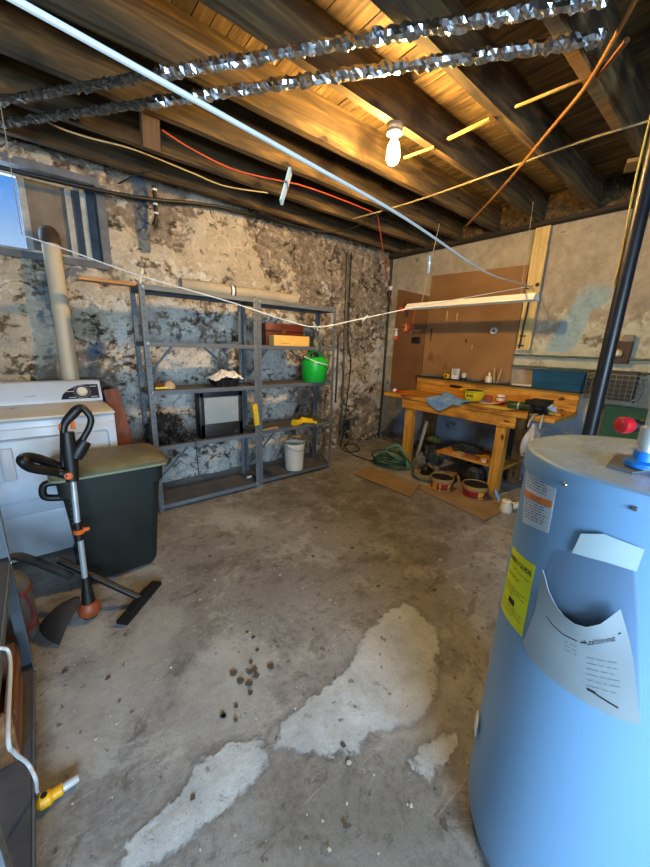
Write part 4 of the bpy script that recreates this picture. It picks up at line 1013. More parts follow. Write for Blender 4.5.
MB().lathe([(0, 0), (.036, 0), (.04, .006), (.04, L-.06), (.036, L-.05), (.036, L), (0, L)], pa, 28, R).build('barrel', mat('dark_green_plastic', '1d3d26', '27482f', 7, .4), th_)
MB().lathe([(.0402, L*.46), (.0415, L*.465), (.0415, L*.53), (.0402, L*.535)], pa, 28, R).build('band', mat('pale_green_band', 'a8b59a', 'b7c3a9', 7, .5), th_)
p = onb(538, 410, BX0+.13)
M_iron = mat('black_cast_iron', '141416', '232326', 12, .5, .3, bump=.2)
vz = thing('bench_vise', 'black cast iron bench vise at the right end of the workbench', 'vise', p)
MB().span(p+V((-.04, -.07, 0)), p+V((.16, .07, .025)), .005).build('base', M_iron, vz)
loft(MB(), [ringr(p.x+.01, p.x+.14, p.y-.055, p.y+.055, .02, p.z+.0255), ringr(p.x+.03, p.x+.12, p.y-.04, p.y+.04, .02, p.z+.06), ringr(p.x+.02, p.x+.14, p.y-.075, p.y+.075, .02, p.z+.1), ringr(p.x+.02, p.x+.14, p.y-.08, p.y+.08, .02, p.z+.13)]).build('fixed_jaw', M_iron, vz)
w = MB().span(p+V((-.1, -.09, .08)), p+V((-.05, .09, .135)), .008).span(p+V((-.09, -.04, .04)), p+V((-.05, .04, .08)), .006).span(p+V((-.1, -.03, .045)), p+V((.1, .03, .08)), .004); w.build('sliding_jaw', M_iron, vz)
w = MB().cyl(p+V((-.1, 0, .06)), p+V((-.17, 0, .06)), .016); w.build('screw', M_iron, vz)
w = MB().cyl(p+V((-.155, .012, .1)), p+V((-.155, .02, -.13)), .007).ball(p+V((-.155, .012, .1)), .012).ball(p+V((-.155, .02, -.13)), .012); w.build('handle', M_iron, vz)
p = onb(546, 407, BX0+.36); 
pr_ = MB().heap(p, .07, .09, .06, .35, 6, 11, 4); tag(pr_.build('crumpled_paper', M_pap), 'crumpled white paper on the workbench right of the vise', 'paper')
p = onb(552, 413, BX0+.22); tag(MB().box(p+V((0, -.02, .012)), (.07, .1, .022), (0, 0, .4), .003).build('wood_offcut', W_bx), 'small wood offcut at the right end of the bench', 'wood block')
# screwdriver, tape strips
p0, p1 = onb(393, 389, BX0+.12), onb(412, 391, BX0+.14)
sd = thing('screwdriver', 'red screwdriver with white knob at the left end of the bench', 'screwdriver', p0)
MB().tube([p0+V((0, -.06, .014)), p0+V((0, -.13, .014))], [.014, .011], 12).build('handle', M_red, sd); MB().cyl(p0+V((0, -.13, .013)), p1+V((0, 0, .009)), .006, n=8).build('blade', M_red, sd); MB().ball(p0+V((0, -.03, .024)), (.028, .03, .022)).build('knob', M_white, sd)
for k, (a, b, c1, lab) in enumerate(((453, 402.5, 'c9d0bd', 'pale tape strip on the bench front beside the blue cloth'), (456.5, 403.2, '2e7c3c', 'green tape strip next to the blue cloth, left one'), (460.5, 403.6, 'd3d6c8', 'pale tape strip between the two green ones'), (465, 404.5, '2f8040', 'green tape strip under the yellow hard hat, right one'))):
    p = onb(a, b, BX0+.04); tag(MB().box(p+V((0, -.01, .001)), (.06, .065, .0016), (0, 0, .2)).build('tape_strip', mat(f'strip_{c1}', c1, c1, 9, .6)), lab, 'tape', 'tape strips on the bench edge')
# on the ledge
def onl(px, py): p = at(px, py, 0, LX); return V((LX, p.y, LT))
p = onl(450, 378); mt_ = thing('tape_measure', 'yellow tape dispenser with tall white box on the bench ledge', 'tape measure', p)
MB().box(p+V((0, .045, .028)), (.05, .06, .055), None, .01, 2).build('case', mat('yellow_case', 'e2b81e', 'eac53a', 8, .45), mt_); MB().lathe([(0, 0), (.016, 0), (.016, .004), (0, .004)], p+V((-.0255, .045, .03)), 18, axis_to((-1, 0, 0))).build('badge', M_black, mt_)
p = onl(452, 379)+V((0, -.02, 0)); bx = thing('white_box', 'tall white box with grey window standing on the bench ledge', 'box', p)
MB().box(p+V((0, -.02, .066)), (.05, .085, .13), None, .004).build('carton', M_white, bx); MB().box(p+V((-.0255, -.02, .085)), (.002, .06, .07)).build('window', mat('grey_box_window', 'a8adb0', 'b4b9bb', 8, .4), bx); MB().box(p+V((-.026, -.02, .128)), (.002, .055, .006)).build('print', M_ink, bx)
p = onl(463.5, 380); ins = thing('glass_jar', 'small jar with dark base and pale top on the bench ledge', 'jar', p)
MB().lathe([(0, 0), (.034, 0), (.034, .028), (0, .028)], p, 20).build('dark_base', M_black, ins); MB().lathe([(0, .0285), (.03, .0285), (.028, .07), (.02, .085), (0, .085)], p, 20).build('jar_body', mat('pale_glass', 'b9bcae', 'c6c9bb', 8, .3), ins)
p = onl(488, 384); bo = thing('glue_bottle', 'small white squeeze bottle standing on the bench ledge', 'bottle', p)
MB().lathe([(0, 0), (.036, 0), (.037, .01), (.036, .06), (.02, .078), (.012, .082), (0, .082)], p, 24).build('bottle_body', mat('cream_plastic', 'd9d3be', 'e3deca', 8, .4), bo); MB().lathe([(.0125, .0), (.01, .02), (.005, .035), (0, .036)], p+V((0, 0, .0825)), 16).build('nozzle', M_white, bo)
for k, (px, lean, lab) in enumerate(((493.5, .02, 'thin tan stick standing on the ledge, nearer the white bottle'), (496.5, -.03, 'thin tan stick standing on the ledge, farther from the white bottle'))):
    p = onl(px, 385); tag(MB().bar(p+V((0, 0, .003)), p+V((.01, lean, .17)), .014, .01, (0, 1, 0), .002).build('wooden_stick', mat('tan_stick', 'b99a6a')), lab, 'stick', 'sticks standing on the ledge')
p = at(456, 384, 0, BX1-.042); tag(MB().box((BX1-.042, p.y, .985), (.012, .16, .03), None, .003).build('plane_iron', M_black), 'flat black iron bar resting against the bench backboard', 'bar')
y0, y1 = at(583, 391, 0, LX).y, at(531, 388, 0, LX).y
# teal bin on the ledge, opening toward the room
tbz = at(540, 369, 0, LX).z; M_teal = mat('teal_plastic', '0b3f5c', '125070', 5, .4)
tb = thing('plastic_tote', 'teal blue plastic storage tote on the right end of the ledge', 'tote', (LX-.03, (y0+y1)/2, LT))
w = MB(); z1 = tbz; T = .006; xa, xb = LX-.05, LX+.052
loft(w, [[(xa+.015, y0+.015, LT), (xb, y0+.015, LT), (xb, y1-.015, LT), (xa+.015, y1-.015, LT)], [(xa, y0, z1), (xb, y0, z1), (xb, y1, z1), (xa, y1, z1)], [(xa+T, y0+T, z1), (xb-T, y0+T, z1), (xb-T, y1-T, z1), (xa+T, y1-T, z1)], [(xa+.02, y0+.02, LT+.006), (xb-T, y0+.02, LT+.006), (xb-T, y1-.02, LT+.006), (xa+.02, y1-.02, LT+.006)]])
w.build('tote_body', M_teal, tb, smooth=False)
w = MB()
for a, b in (((xa-.012, y0-.012, z1-.014), (xa, y1+.012, z1+.002)), ((xa, y0-.012, z1-.014), (xb, y0, z1+.002)), ((xa, y1, z1-.014), (xb, y1+.012, z1+.002))): w.span(a, b)
w.build('rim', mat('dark_teal_rim', '123f56', '174a63', 5, .4), tb)
MB().span((xa-.004, y0+.02, LT+.07), (xa+.004, y1-.03, LT+.09)).build('front_ridge', M_teal, tb)
p = onl(522, 388); tag(MB().box(p+V((0, .0, .012)), (.07, .2, .022), (0, 0, .0), .003).build('tray', mat('pale_tray', 'b9b5a2', 'c5c1b0', 8, .5)), 'flat pale tray on the ledge left of the teal tote', 'tray')

# plastic bag hung from the bench end
p = V((BX0-.07, 1.11, BZ-.035)); pb_ = thing('plastic_bag', 'pale translucent plastic bag hanging off the right end of the workbench', 'bag', (p.x, p.y, .5))
def bag(u, v):
    a = u*2*PI; t = v; r = .03+.07*sst(t, .0, .55)*(1-.35*sst(t, .75, 1)); r *= 1+.18*math.sin(a*5+t*3)*sst(t, 0, .3)
    return (p.x+r*1.1*math.cos(a), p.y+r*.62*math.sin(a), p.z-.02-.3*t)
MB().grid(bag, 40, 14, .002).build('bag_body', mat('hazy_plastic_bag', '96938f', 'a9a6a2', 10, .4), pb_)
for sx in (-.03, .03): MB().tube(spline([p+V((.0, sx*1.6, -.06)), p+V((.03, sx*1.4, .015)), p+V((.062, sx*1.1, .047)), p+V((.1, sx*.8, .047))], 6), .009, 8).build('handle_loop', mat('hazy_plastic_bag', 'b9b6b0'), pb_)

# ---- below the bench
LS = .286
p = at(452, 442, 0, BX0+.28); 
tag(MB().heap((BX0+.34, 1.9, LS), .12, .16, .06, .3, 5, 21, 5).build('folded_tarp', mat('black_tarp', '1b2024', '2a3238', 7, .6, bump=.4)), 'folded dark tarp lying on the lower bench shelf', 'tarp')
tag(MB().heap((BX0+.4, 1.55, LS), .08, .08, .045, .35, 5, 24, 4).build('black_sack', mat('black_tarp', '1b2024')), 'small black sack on the lower bench shelf by right leg', 'sack')
for k, (y, x, sx, sy, sz, c, lab) in enumerate(((1.86, .1, .1, .1, .03, 'b79560', 'tan wood offcut lying at the left of the lower bench shelf'), (1.74, .14, .07, .16, .024, '7e4c26', 'brown wood offcut in the middle of the lower bench shelf'), (1.58, .12, .08, .05, .03, 'c2ad86', 'pale small offcut on the lower bench shelf near right leg'))):
    tag(MB().box((BX0+x, y, LS+sz/2), (sx, sy, sz), (0, 0, .2*k-.2), .002).build('wood_offcut', wood(f'offcut_wood_{c}', c, c, c, 1)), lab, 'wood block', 'offcuts on the lower bench shelf')
p0, p1 = V((3.575, 2.46, .02)), at(427, 421, 0, 3.6)
tag(MB().bar(p0, p1, .012, .04, (0, 1, 0), .002).build('metal_strip', mat('pale_metal_strip', 'a9adab', 'bcbfbc', 9, .4, .5)), 'pale metal strip leaning under the bench beside the left leg', 'strip')
# scrap heap: kept as separate pieces
SC = [('green_rag', 3.52, 2.3, .09, .08, .06, '4a5a2c', 'crumpled olive green rag under the bench beside the left leg', 'rag'),
      ('pale_rag', 3.5, 2.17, .06, .06, .05, 'a69b86', 'small pale crumpled rag under the bench', 'rag'),
      ('black_sack', 3.62, 2.25, .17, .2, .28, '15181b', 'black sack standing under the bench behind the left leg', 'sack')]
zz = {'green_rag': .30, 'pale_rag': .26, 'black_sack': 0}
tag(MB().heap((3.8, 2.37, 0), .13, .13, .2, .25, 5, 31, 4).build('black_sack', mat('black_tarp', '1b2024')), 'lumpy black sack standing under the bench behind its left leg', 'sack')
tag(MB().heap((3.78, 2.36, .3), .09, .08, .045, .35, 6, 34, 4).build('green_rag', mat('olive_rag', '4a5a2c', '5d6c3a', 12, .9, bump=.4)), 'crumpled olive rag on top of the black sack under the bench', 'rag')
tag(MB().heap((3.5, 2.34, 0), .055, .065, .13, .25, 5, 36, 4).build('scrap_bundle', mat('grey_scrap', '5c5a52', '7b786c', 12, .8, bump=.4)), 'grey bundle of scraps on the floor right of the left bench leg', 'bundle')
tag(MB().box((3.52, 2.2, .06), (.16, .08, .02), (.6, .3, .4), .002).build('wood_offcut', wood('grey_offcut', '6b5a48', '867058', '9a846a', 0)), 'tilted grey-brown offcut leaning on the scraps under the bench', 'wood block')
tag(MB().heap((3.38, 2.17, 0), .07, .06, .08, .15, 4, 38, 4).build('black_pot', M_black), 'small shiny black lump on the floor before the left bench leg', 'bag')

# green garden hose
M_hose = mat('green_hose', '174c3e', '205e4c', 6, .45)
hc = V((3.24, 2.62, 0)); pts = []
for k in range(4*22):
    t = k/22*2*PI; r = .17+.025*math.sin(t*.37)+.01*math.sin(t*3); pts.append(hc+V((r*.8*math.cos(t)+.02*math.sin(t*.5), r*1.15*math.sin(t), .013+.026*(k/22)+.03*(1+math.cos(t-.4))*(k/88))))
pts += [hc+V((.13, -.26, .06)), hc+V((-.02, -.38, .02)), hc+V((-.12, -.5, .024)), hc+V((-.1, -.62, .024)), hc+V((-.03, -.68, .024))]
gh = thing('garden_hose', 'dark green garden hose coiled on the floor by the left bench leg', 'hose', hc)
MB().tube(spline(pts, 3), .0125, 9).build('hose_coil', M_hose, gh)
MB().tube(spline([hc+V((-.02, -.2, .11)), hc+V((.06, .1, .16)), hc+V((.19, .02, .22)), hc+V((.18, -.12, .1)), hc+V((.05, -.26, .03))], 8), .0125, 9).build('loose_loop', mat('pale_green_hose', '3f8a72', '56a088', 6, .45), gh)
# black cable on floor from wall conduit
M_cab = mat('black_cable', '20221f', '2d302b', 9, .6)
pts = [at(x, y, 2, .008) for x, y in ((349, 441), (343, 447), (347, 452), (359, 450), (355, 444), (345, 446), (352, 454), (368, 460), (378, 463))]
tag(MB().tube(spline(pts, 6), .007, 7).build('floor_cable', M_cab), 'black cable looped on the floor below the wall conduit', 'cable')

# cardboard sheets
Mcb = mat('brown_cardboard', '7f6645', '97805a', 4, .85, bump=.1)
a = [at(x, y, 2, 0) for x, y in ((353, 474), (371, 467.5), (421, 485), (410, 497.5))]
tag(MB().prism([V((q.x, q.y, .003)) for q in a], (0, 0, .006)).build('cardboard_sheet', Mcb), 'flat brown cardboard sheet on the floor below the hose', 'cardboard')
a = [at(x, y, 2, 0) for x, y in ((415, 488), (440, 483), (509, 508), (485, 521))]
tag(MB().prism([V((q.x, q.y, .003)) for q in a], (0, 0, .006)).build('cardboard_sheet', Mcb), 'flat brown cardboard sheet under the two red buckets', 'cardboard')
# two buckets with black content, black bag
def tub(px, py, r, h, label, band):
    c = at(px, py, 2, .0095); c.x += r*.6; c.z = .0095
    t = thing('bucket', label, 'bucket', c, 'red buckets in front of the bench')
    MB().lathe([(0, 0), (r*.82, 0), (r*.84, .006), (r*.97, h-.03), (r, h-.028), (r, h), (r*.95, h), (r*.92, h-.02), (r*.8, .006), (0, .006)], c, 36).build('bucket_body', mat('cream_tub', '9a7a48', 'ab8a54', 6, .5), t)
    def f(r0, z): return r*(.84+.13*z/(h-.03))+r0
    z0_, z1_ = .015, h-.045
    MB().lathe([(f(.0005, z0_), z0_), (f(.002, z0_), z0_+.001), (f(.002, z1_), z1_-.001), (f(.0005, z1_), z1_)], c, 36).build('printed_band', mat('maroon_label', '8c1a20', '9c2426', 9, .5), t)
    w = MB()
    for a0, a1 in band:
        n = 8; q = []
        for k in range(n): 
            for A, B in (((a0+(a1-a0)*k/n), (a0+(a1-a0)*(k+1)/n)),):
                vv = [w.bm.verts.new(c+V((f(.0026, z)*math.cos(t_), f(.0026, z)*math.sin(t_), z))) for t_, z in ((A, z0_+.002), (B, z0_+.002), (B, z1_-.002), (A, z1_-.002))]; w.bm.faces.new(vv)
    w.build('label_patch', mat('yellow_label_patch', 'd79a2e', 'e0a83e', 9, .5), t)
    MB().tube([c+V((r*1.01*math.cos(t_), r*1.01*math.sin(t_), h-.02-.08*max(0, math.sin((t_-PI*.75)))*1.0)) for t_ in np.linspace(PI*.75, PI*1.75, 16)], .003, 6).build('bail', M_black, t)
    MB().lathe([(0, 0), (r*.93, 0), (r*.945, .006), (0, .012)], c+V((0, 0, h-.0125)), 32).build('dark_contents', mat('black_contents', '080809', '101112', 12, .7, bump=.4), t)
    return t
tub(437, 490, .118, .135, 'red and yellow bucket on cardboard before the bench, farther from heater', ((2.75, 3.25), (3.5, 3.65), (4.3, 4.6)))
tub(470, 498, .125, .135, 'dark red bucket on cardboard before the bench, nearer the heater', ((3.9, 4.4),))
tag(MB().heap((3.56, 1.68, 0), .11, .13, .165, .2, 4, 41, 4).build('black_bag', mat('black_bin_liner', '101012')), 'black bag standing behind the nearer red bucket under the bench', 'bag')
tag(MB().box((3.42, 1.88, .045), (.16, .12, .07), (0, 0, .3), .003).build('flat_carton', mat('tan_carton_dim', '7b5f3d', '8d7048', 6, .8)), 'small tan carton on the floor between the two red buckets', 'box')

# pale pipe fitting with blue handle by the heater
p = at(505, 511, 2, .0); c = V((p.x, p.y, 0))
pf = thing('pipe_fitting', 'white plastic pipe tee with pale blue handle on the floor beside heater', 'pipe fitting', c)
Mpv = mat('stained_white_pvc', 'c8bca4', 'd6cbb6', 9, .5)
MB().lathe([(0, 0), (.05, 0), (.052, .01), (.05, .06), (.04, .085), (.045, .1), (.03, .115), (0, .118)], c, 24).lathe([(.03, .05), (.03, .15), (.036, .15), (.036, .17), (0, .17)], c+V((0, 0, .06)), 18, axis_to((RT[0], RT[1], 0))).build('tee_body', Mpv, pf)
MB().bar(c+V((-.04, .05, .09)), c+V((-.075, .085, .2)), .03, .012, (0, 1, 0), .004).build('lever', mat('pale_blue_plastic', '7ba4d6', '8ab0de', 6, .4), pf)

# ================================================================== right wall fittings
PX = XR-.035
Mpg = None
s = N('pegboard'); v = s.coord(kind='Object'); sp = s.n('ShaderNodeSeparateXYZ'); s.l(v, sp.inputs[0])
fy = s.math('SUBTRACT', s.math('FRACT', s.math('MULTIPLY', sp.outputs[1], 39.4)), .5); fz = s.math('SUBTRACT', s.math('FRACT', s.math('MULTIPLY', sp.outputs[2], 39.4)), .5)
d2 = s.math('ADD', s.math('MULTIPLY', fy, fy), s.math('MULTIPLY', fz, fz)); hole = s.math('LESS_THAN', d2, .018)
n1 = s.noise(v, 1.6, 6, .6); col = s.ramp(n1, (.3, '795634'), (.5, '8f6a42'), (.7, '9f7a50')); col = s.mix(s.step(s.noise(v, 3.3, 5, .6), .55, .75), col, '6c4a2a')
Mpg = s.fin(s.mix(s.math('MULTIPLY', hole, .75), col, '23150a'), .7)
def poly_board(name, pts, x0, th, mt, label, cat, group=None):
    return tag(MB().prism([(x0, y, z) for y, z in pts], (th, 0, 0)).build(name, mt), label, cat, group)
pz = lambda px, py: (lambda q: (q.y, q.z))(at(px, py, 0, PX))
poly_board('pegboard', [pz(432, 276), pz(529, 264.5), pz(513, 386), (at(420, 380, 0, PX).y, 1.09)][:2]+[(pz(529, 264.5)[0], 1.09), (pz(432, 276)[0], 1.09)], PX, .008, Mpg, 'large brown pegboard panel on the right wall above the bench', 'pegboard', 'brown pegboards')
yl0, yr0 = 3.42, pz(432, 276)[0]+.012
poly_board('pegboard', [(yl0, .82), (yr0, .82), (yr0, pz(430, 296)[1]), (yl0, pz(400, 289)[1])], PX, .008, mat('plain_hardboard', '6c4828', '7c5632', 3, .75, bump=.05), 'narrow lower brown board left of the large pegboard, in the corner', 'pegboard')
# cream board
ya, yb = at(536.5, 224.6, 0, PX-.03).y, at(551.5, 222, 0, PX-.03).y
zt_, zb_ = ZB-.035, at(515, 350, 0, PX-.03).z
tag(MB().span((PX-.03, yb, zb_), (PX-.006, ya, zt_), .002).build('mounting_board', wood('cream_board', 'b59d62', 'cbb47a', 'd8c48d', 2)), 'tall cream wooden board on the right wall beside the pegboard', 'board')
M_gp = mat('grey_green_conduit', '4c5a52', '5f6e64', 6, .5, .3)
cdt = []
for z, y_end, lab in ((at(517, 355, 0, XR-.04).z, .2, 'upper grey-green conduit running along the right wall above the teal tote'), (at(517, 363, 0, XR-.04).z-.03, .2, 'lower grey-green conduit running along the right wall above the teal tote')):
    w = MB().tube([(XR-.055, ya+.02, z), (XR-.055, -.2, z)], .011, 12); tag(w.build('conduit', M_gp), lab, 'conduit', 'conduits along the right wall')
w = MB().tube(spline([(PX-.045, (ya+yb)/2+.02, 2.02), (PX-.05, (ya+yb)/2+.01, 1.9), (PX-.045, (ya+yb)/2+.03, zb_+.02)], 8), .009, 8)
for z in (1.98, 1.6, 1.5): w.box((PX-.04, (ya+yb)/2+.02, z), (.012, .06, .014))
tag(w.build('board_cable', M_black), 'black cable stapled down the cream wall board', 'cable')
hk = V((PX-.05, (ya+yb)/2+.01, at(532, 287, 0, PX-.05).z))
w = MB().tube(spline([hk+V((.025, 0, .02)), hk, hk+V((-.02, .03, -.015)), hk+V((-.015, .05, .01))], 6), .005, 8).lathe([(0, 0), (.02, 0), (.02, .006), (0, .01)], hk+V((.02, -.05, .02)), 14, axis_to((-1, 0, 0)))
tag(w.build('wall_hook', M_black), 'black hook on the cream board where the clotheslines end', 'hook')
# ring, pegs and hanging tools
p = at(494, 331, 0, PX-.012); rg = thing('tape_roll', 'white tape roll hanging on a pegboard peg', 'tape roll', p)
MB().lathe([(.02, 0), (.036, 0), (.036, .03), (.02, .03), (.02, 0)], p+V((.01, 0, 0)), 28, axis_to((-1, 0, 0))).build('roll', mat('pale_tape', 'c3c4bf', 'd3d4cf', 8, .6), rg); MB().cyl(p+V((.012, 0, .0)), p+V((-.04, 0, .0)), .008, n=12).build('peg', M_steel, rg)
p = at(396, 333, 0, PX-.02); sb = thing('spray_bottle', 'small white bottle with red base hung on the narrow brown board', 'bottle', p)
MB().lathe([(0, 0), (.024, 0), (.025, .05), (0, .05)], p-V((0, 0, .09)), 18).build('red_base', mat('orange_red_plastic', 'd8432a', 'e25439', 7, .4), sb); MB().lathe([(0, 0), (.023, 0), (.023, .05), (.012, .07), (.012, .085), (0, .085)], p-V((0, 0, .0395)), 18).build('bottle_body', M_white, sb); MB().box(p+V((-.01, 0, .055)), (.035, .05, .016)).build('cap', M_white, sb)
p = at(401, 308, 0, PX-.02); tag(MB().box(p-V((0, .01, .02)), (.03, .08, .05), (.4, 0, 0), .005).build('red_clip', mat('orange_red_plastic', 'd8432a')), 'small orange-red clip on the narrow brown board above the bottle', 'clip')
p = at(392, 293, 0, PX-.02); wc = thing('wall_lamp_holder', 'white and black fitting at the top corner of the narrow brown board', 'fitting', p)
MB().lathe([(0, 0), (.035, 0), (.035, .05), (0, .05)], p+V((0, .04, .04)), 18).build('white_cap', M_white, wc); MB().lathe([(0, 0), (.03, 0), (.032, .06), (0, .06)], p+V((0, .05, -.03)), 18).build('black_body', M_black, wc)
# cluster of tools and cords
p = at(408, 328, 0, PX-.03)
tl = thing('orange_cord_reel', 'tangle of orange-red cord hung on the boards left of the light', 'cord', p)
pts = []
for k in range(40): t = k*.8; pts.append(p+V((-.012*math.sin(k*1.3), .1*math.cos(t)*(.5+.5*math.sin(k)), .02*math.sin(t*1.3)+.002*k-.05)))
MB().tube(spline(pts, 3), .006, 6).build('tangled_cord', mat('orange_red_cord', 'e0523a', 'e86a4c', 8, .5), tl)
MB().tube([p+V((0, .03, -.04)), p+V((.0, .04, .06))], [.02, .006], 10).build('yellow_handle', mat('yellow_case', 'e2b81e'), tl)
MB().tube(spline([p+V((-.02, -.04, -.04)), p+V((-.04, -.1, .04)), p+V((-.1, -.17, .22))], 6), .006, 6).build('cord_tail', mat('orange_red_cord', 'e0523a'), tl)
q = at(406, 312, 0, PX-.03)
tag(MB().bar(q+V((0, 0, .1)), q+V((0, -.02, -.05)), .03, .022, (1, 0, 0), .004).bar(q+V((0, -.06, .11)), q+V((0, .04, .1)), .025, .022, (1, 0, 0), .004).build('hammer', mat('dark_tool', '3b2420', '4a302a', 9, .5)), 'dark hammer hung on the board above the orange cord', 'hammer')
q = at(416, 337, 0, PX-.03)
tag(MB().box(q-V((0, 0, .04)), (.04, .12, .08), None, .006).build('black_power_adapter', M_black), 'black adapter box hung below the orange cord', 'adapter')
tag(MB().tube(spline([q+V((0, .1, .04)), q+V((-.01, .06, .09)), q+V((-.01, -.03, .08)), q+V((0, -.08, .1))], 6), .012, 8).build('pliers', mat('tool_grey', '8a8478', '9b9588', 8, .4, .4)), 'grey pliers hung beside the orange cord', 'pliers')
for k, (px, py, L, lab) in enumerate(((447, 316, .12, 'thin screwdriver hung on the pegboard, nearest the light fixture end'), (457, 317, .09, 'short thin chisel hung on the pegboard under the light'), (431, 335, .16, 'dark long file hung on the pegboard in the shadow band'), (466, 341, .05, 'tiny peg hook low on the pegboard, left'), (472, 347, .05, 'tiny pale peg low on the pegboard, right'))):
    q = at(px, py, 0, PX-.016); tag(MB().cyl(q+V((0, 0, L/2)), q-V((0, 0, L/2)), .009, .005, 8).cyl(q+V((.02, 0, L/2-.01)), q+V((-.012, 0, L/2-.01)), .004, n=6).build('hand_tool', (M_black if k in (2, 3) else mat('tan_stick', 'b99a6a'))), lab, 'hand tool', 'small tools on the pegboard')

# wire basket with dark box, junction box, green board
yA, yB_ = at(588, 380, 0, XR-.2).y, at(646, 380, 0, XR-.2).y; zA, zB_ = at(620, 402, 0, XR-.2).z, at(620, 377, 0, XR-.2).z
Mw = mat('white_wire', '7b807a', '90958e', 8, .4, .3)
yS, yE = yA+.0, yB_+.02
wk = thing('wire_basket', 'white wire basket on the right wall behind the black pipe', 'basket', (XR-.14, (yS+yE)/2, zA))
w = MB()
def rect(z, e): return [(XR-.25+e, yS-e, z), (XR-.25+e, yE+e, z), (XR-.03, yE+e, z), (XR-.03, yS-e, z)]
for z, e in ((zB_+.02, 0), (zB_-.02, .004), (zA, .03)): w.tube(rect(z, e), .004, 6, closed=True)
w.build('rim_wires', Mw, wk)
w = MB(); n = 9
for k in range(1, 6): z = zA+(zB_+.02-zA)*k/6; w.tube(rect(z, .01*math.sin(k)), .0018, 5, closed=True)
for k in range(n+1):
    y = yS+(yE-yS)*k/n; w.tube([(XR-.25, y, zB_+.02), (XR-.222, y, zA), (XR-.03, y, zA)], .0016, 5)
w.build('mesh_wires', Mw, wk)
for y in (yS, yE): MB().tube([(XR-.25+.2*math.sin(t), y-.0, (zA+zB_)/2+.0+.09*math.cos(t)) for t in np.linspace(0, PI, 12)], .004, 6).build('end_loop', Mw, wk)
tag(MB().box((XR-.13, (yS+yE)/2, (zA+zB_)/2+.035), (.11, .3, zB_-zA+.03), None, .006).build('dark_case', mat('dull_black_case', '2a2b29', '3a3b37', 9, .6)), 'dull black case lying in the white wire basket', 'case')
q = at(622, 350, 0, XR-.05)
jb = thing('junction_box', 'old brown electrical box with pale knob on the wall above basket', 'electrical box', q)
MB().box(q+V((.01, .0, -.02)), (.07, .13, .2), None, .004).build('box_body', mat('brown_box', '3a2a22', '4a382e', 8, .6), jb); MB().lathe([(0, 0), (.035, 0), (.035, .03), (.02, .05), (0, .05)], q+V((-.02, .02, -.03)), 20, axis_to((-1, 0, 0))).build('porcelain_knob', mat('porcelain', 'c9b893', 'd6c7a4', 8, .3), jb); MB().box(q+V((0.0, -.03, .1)), (.05, .08, .06), None, .004).build('cover', mat('grey_cover', '6a6a62', '7b7b73', 8, .5), jb)
yy0, yy1 = at(600, 420, 0, XR-.1).y, at(645, 420, 0, XR-.1).y
tag(MB().span((XR-.12, yy1-.1, .6), (XR-.09, yy0-.02, at(620, 406, 0, XR-.1).z), .003).build('green_board', mat('dark_green_paint', '1d4a36', '2a5a42', 4, .7)), 'dark green panel leaning on the wall below the wire basket', 'panel')
tag(MB().span((XR-.19, yy1-.1, .0), (XR-.085, yy0+.05, .6), .004).build('grey_board', mat('dim_grey_panel', '5a5a50', '6c6c60', 4, .8)), 'low grey panel standing below the dark green one', 'panel')

# ---- black stack pipe
pp_ = thing('stack_pipe', 'slanting-looking black iron pipe rising beyond the heater to the joists', 'pipe', (2.2, .462, 0))
pp_['label'] = 'thick black iron pipe rising beyond the water heater to the joists'
M_bp = mat('black_iron_pipe', '15171c', '20232a', 7, .38, .2, bump=.1)
MB().tube([(2.2, .462, .0), (2.2, .462, ZT-.03)], .031, 24).build('pipe_run', M_bp, pp_)
MB().lathe([(.032, 0), (.037, .003), (.037, .05), (.032, .053)], (2.2, .462, .06), 24).build('coupling', M_bp, pp_)
tag(MB().tube(spline([(2.215, .5, ZB-.01), (2.19, .505, 2.2), (2.205, .497, 1.9), (2.2, .5, 1.75)], 8), .004, 6).build('yellow_wire', mat('yellow_wire', 'b9a04a', 'c9b25a', 8, .5)), 'thin yellow wire hanging along the black iron pipe', 'wire')

# ---- vertical conduit and cables in the corner of the back wall
x = at(347, 300, 1, YB-.06).x
cd = thing('wall_conduit', 'grey conduit running down the stone wall right of the shelves', 'conduit', (x, YB-.06, .05))
MB().tube([(x-.02, YB-.06, ZB-.1), (x, YB-.055, 1.3), (x+.02, YB-.05, .05)], .014, 10).build('conduit_run', mat('grey_conduit', '4e5248', '62665b', 7, .5, .3), cd)
for z in (1.9, 1.2): MB().box((x-.0, YB-.045, z), (.07, .02, .02)).build('clamp', M_steel, cd)
tag(MB().tube(spline([(x+.04, YB-.06, ZB-.1), (x+.05, YB-.06, 1.6), (x+.12, YB-.07, 1.2), (x+.1, YB-.06, .8), (x+.06, YB-.06, .3), (x-.02, YB-.1, .02)], 8), .008, 7).build('wall_cable', M_cab), 'black cable hanging down the stone wall beside the conduit', 'cable')
x = XR-.06
tag(MB().tube([(x, YB-.05, ZB-.04), (x-.005, YB-.06, .9), (x, YB-.05, .05)], .018, 10).build('corner_pipe', M_cab), 'dark pipe running up the room corner beside the narrow board', 'pipe')
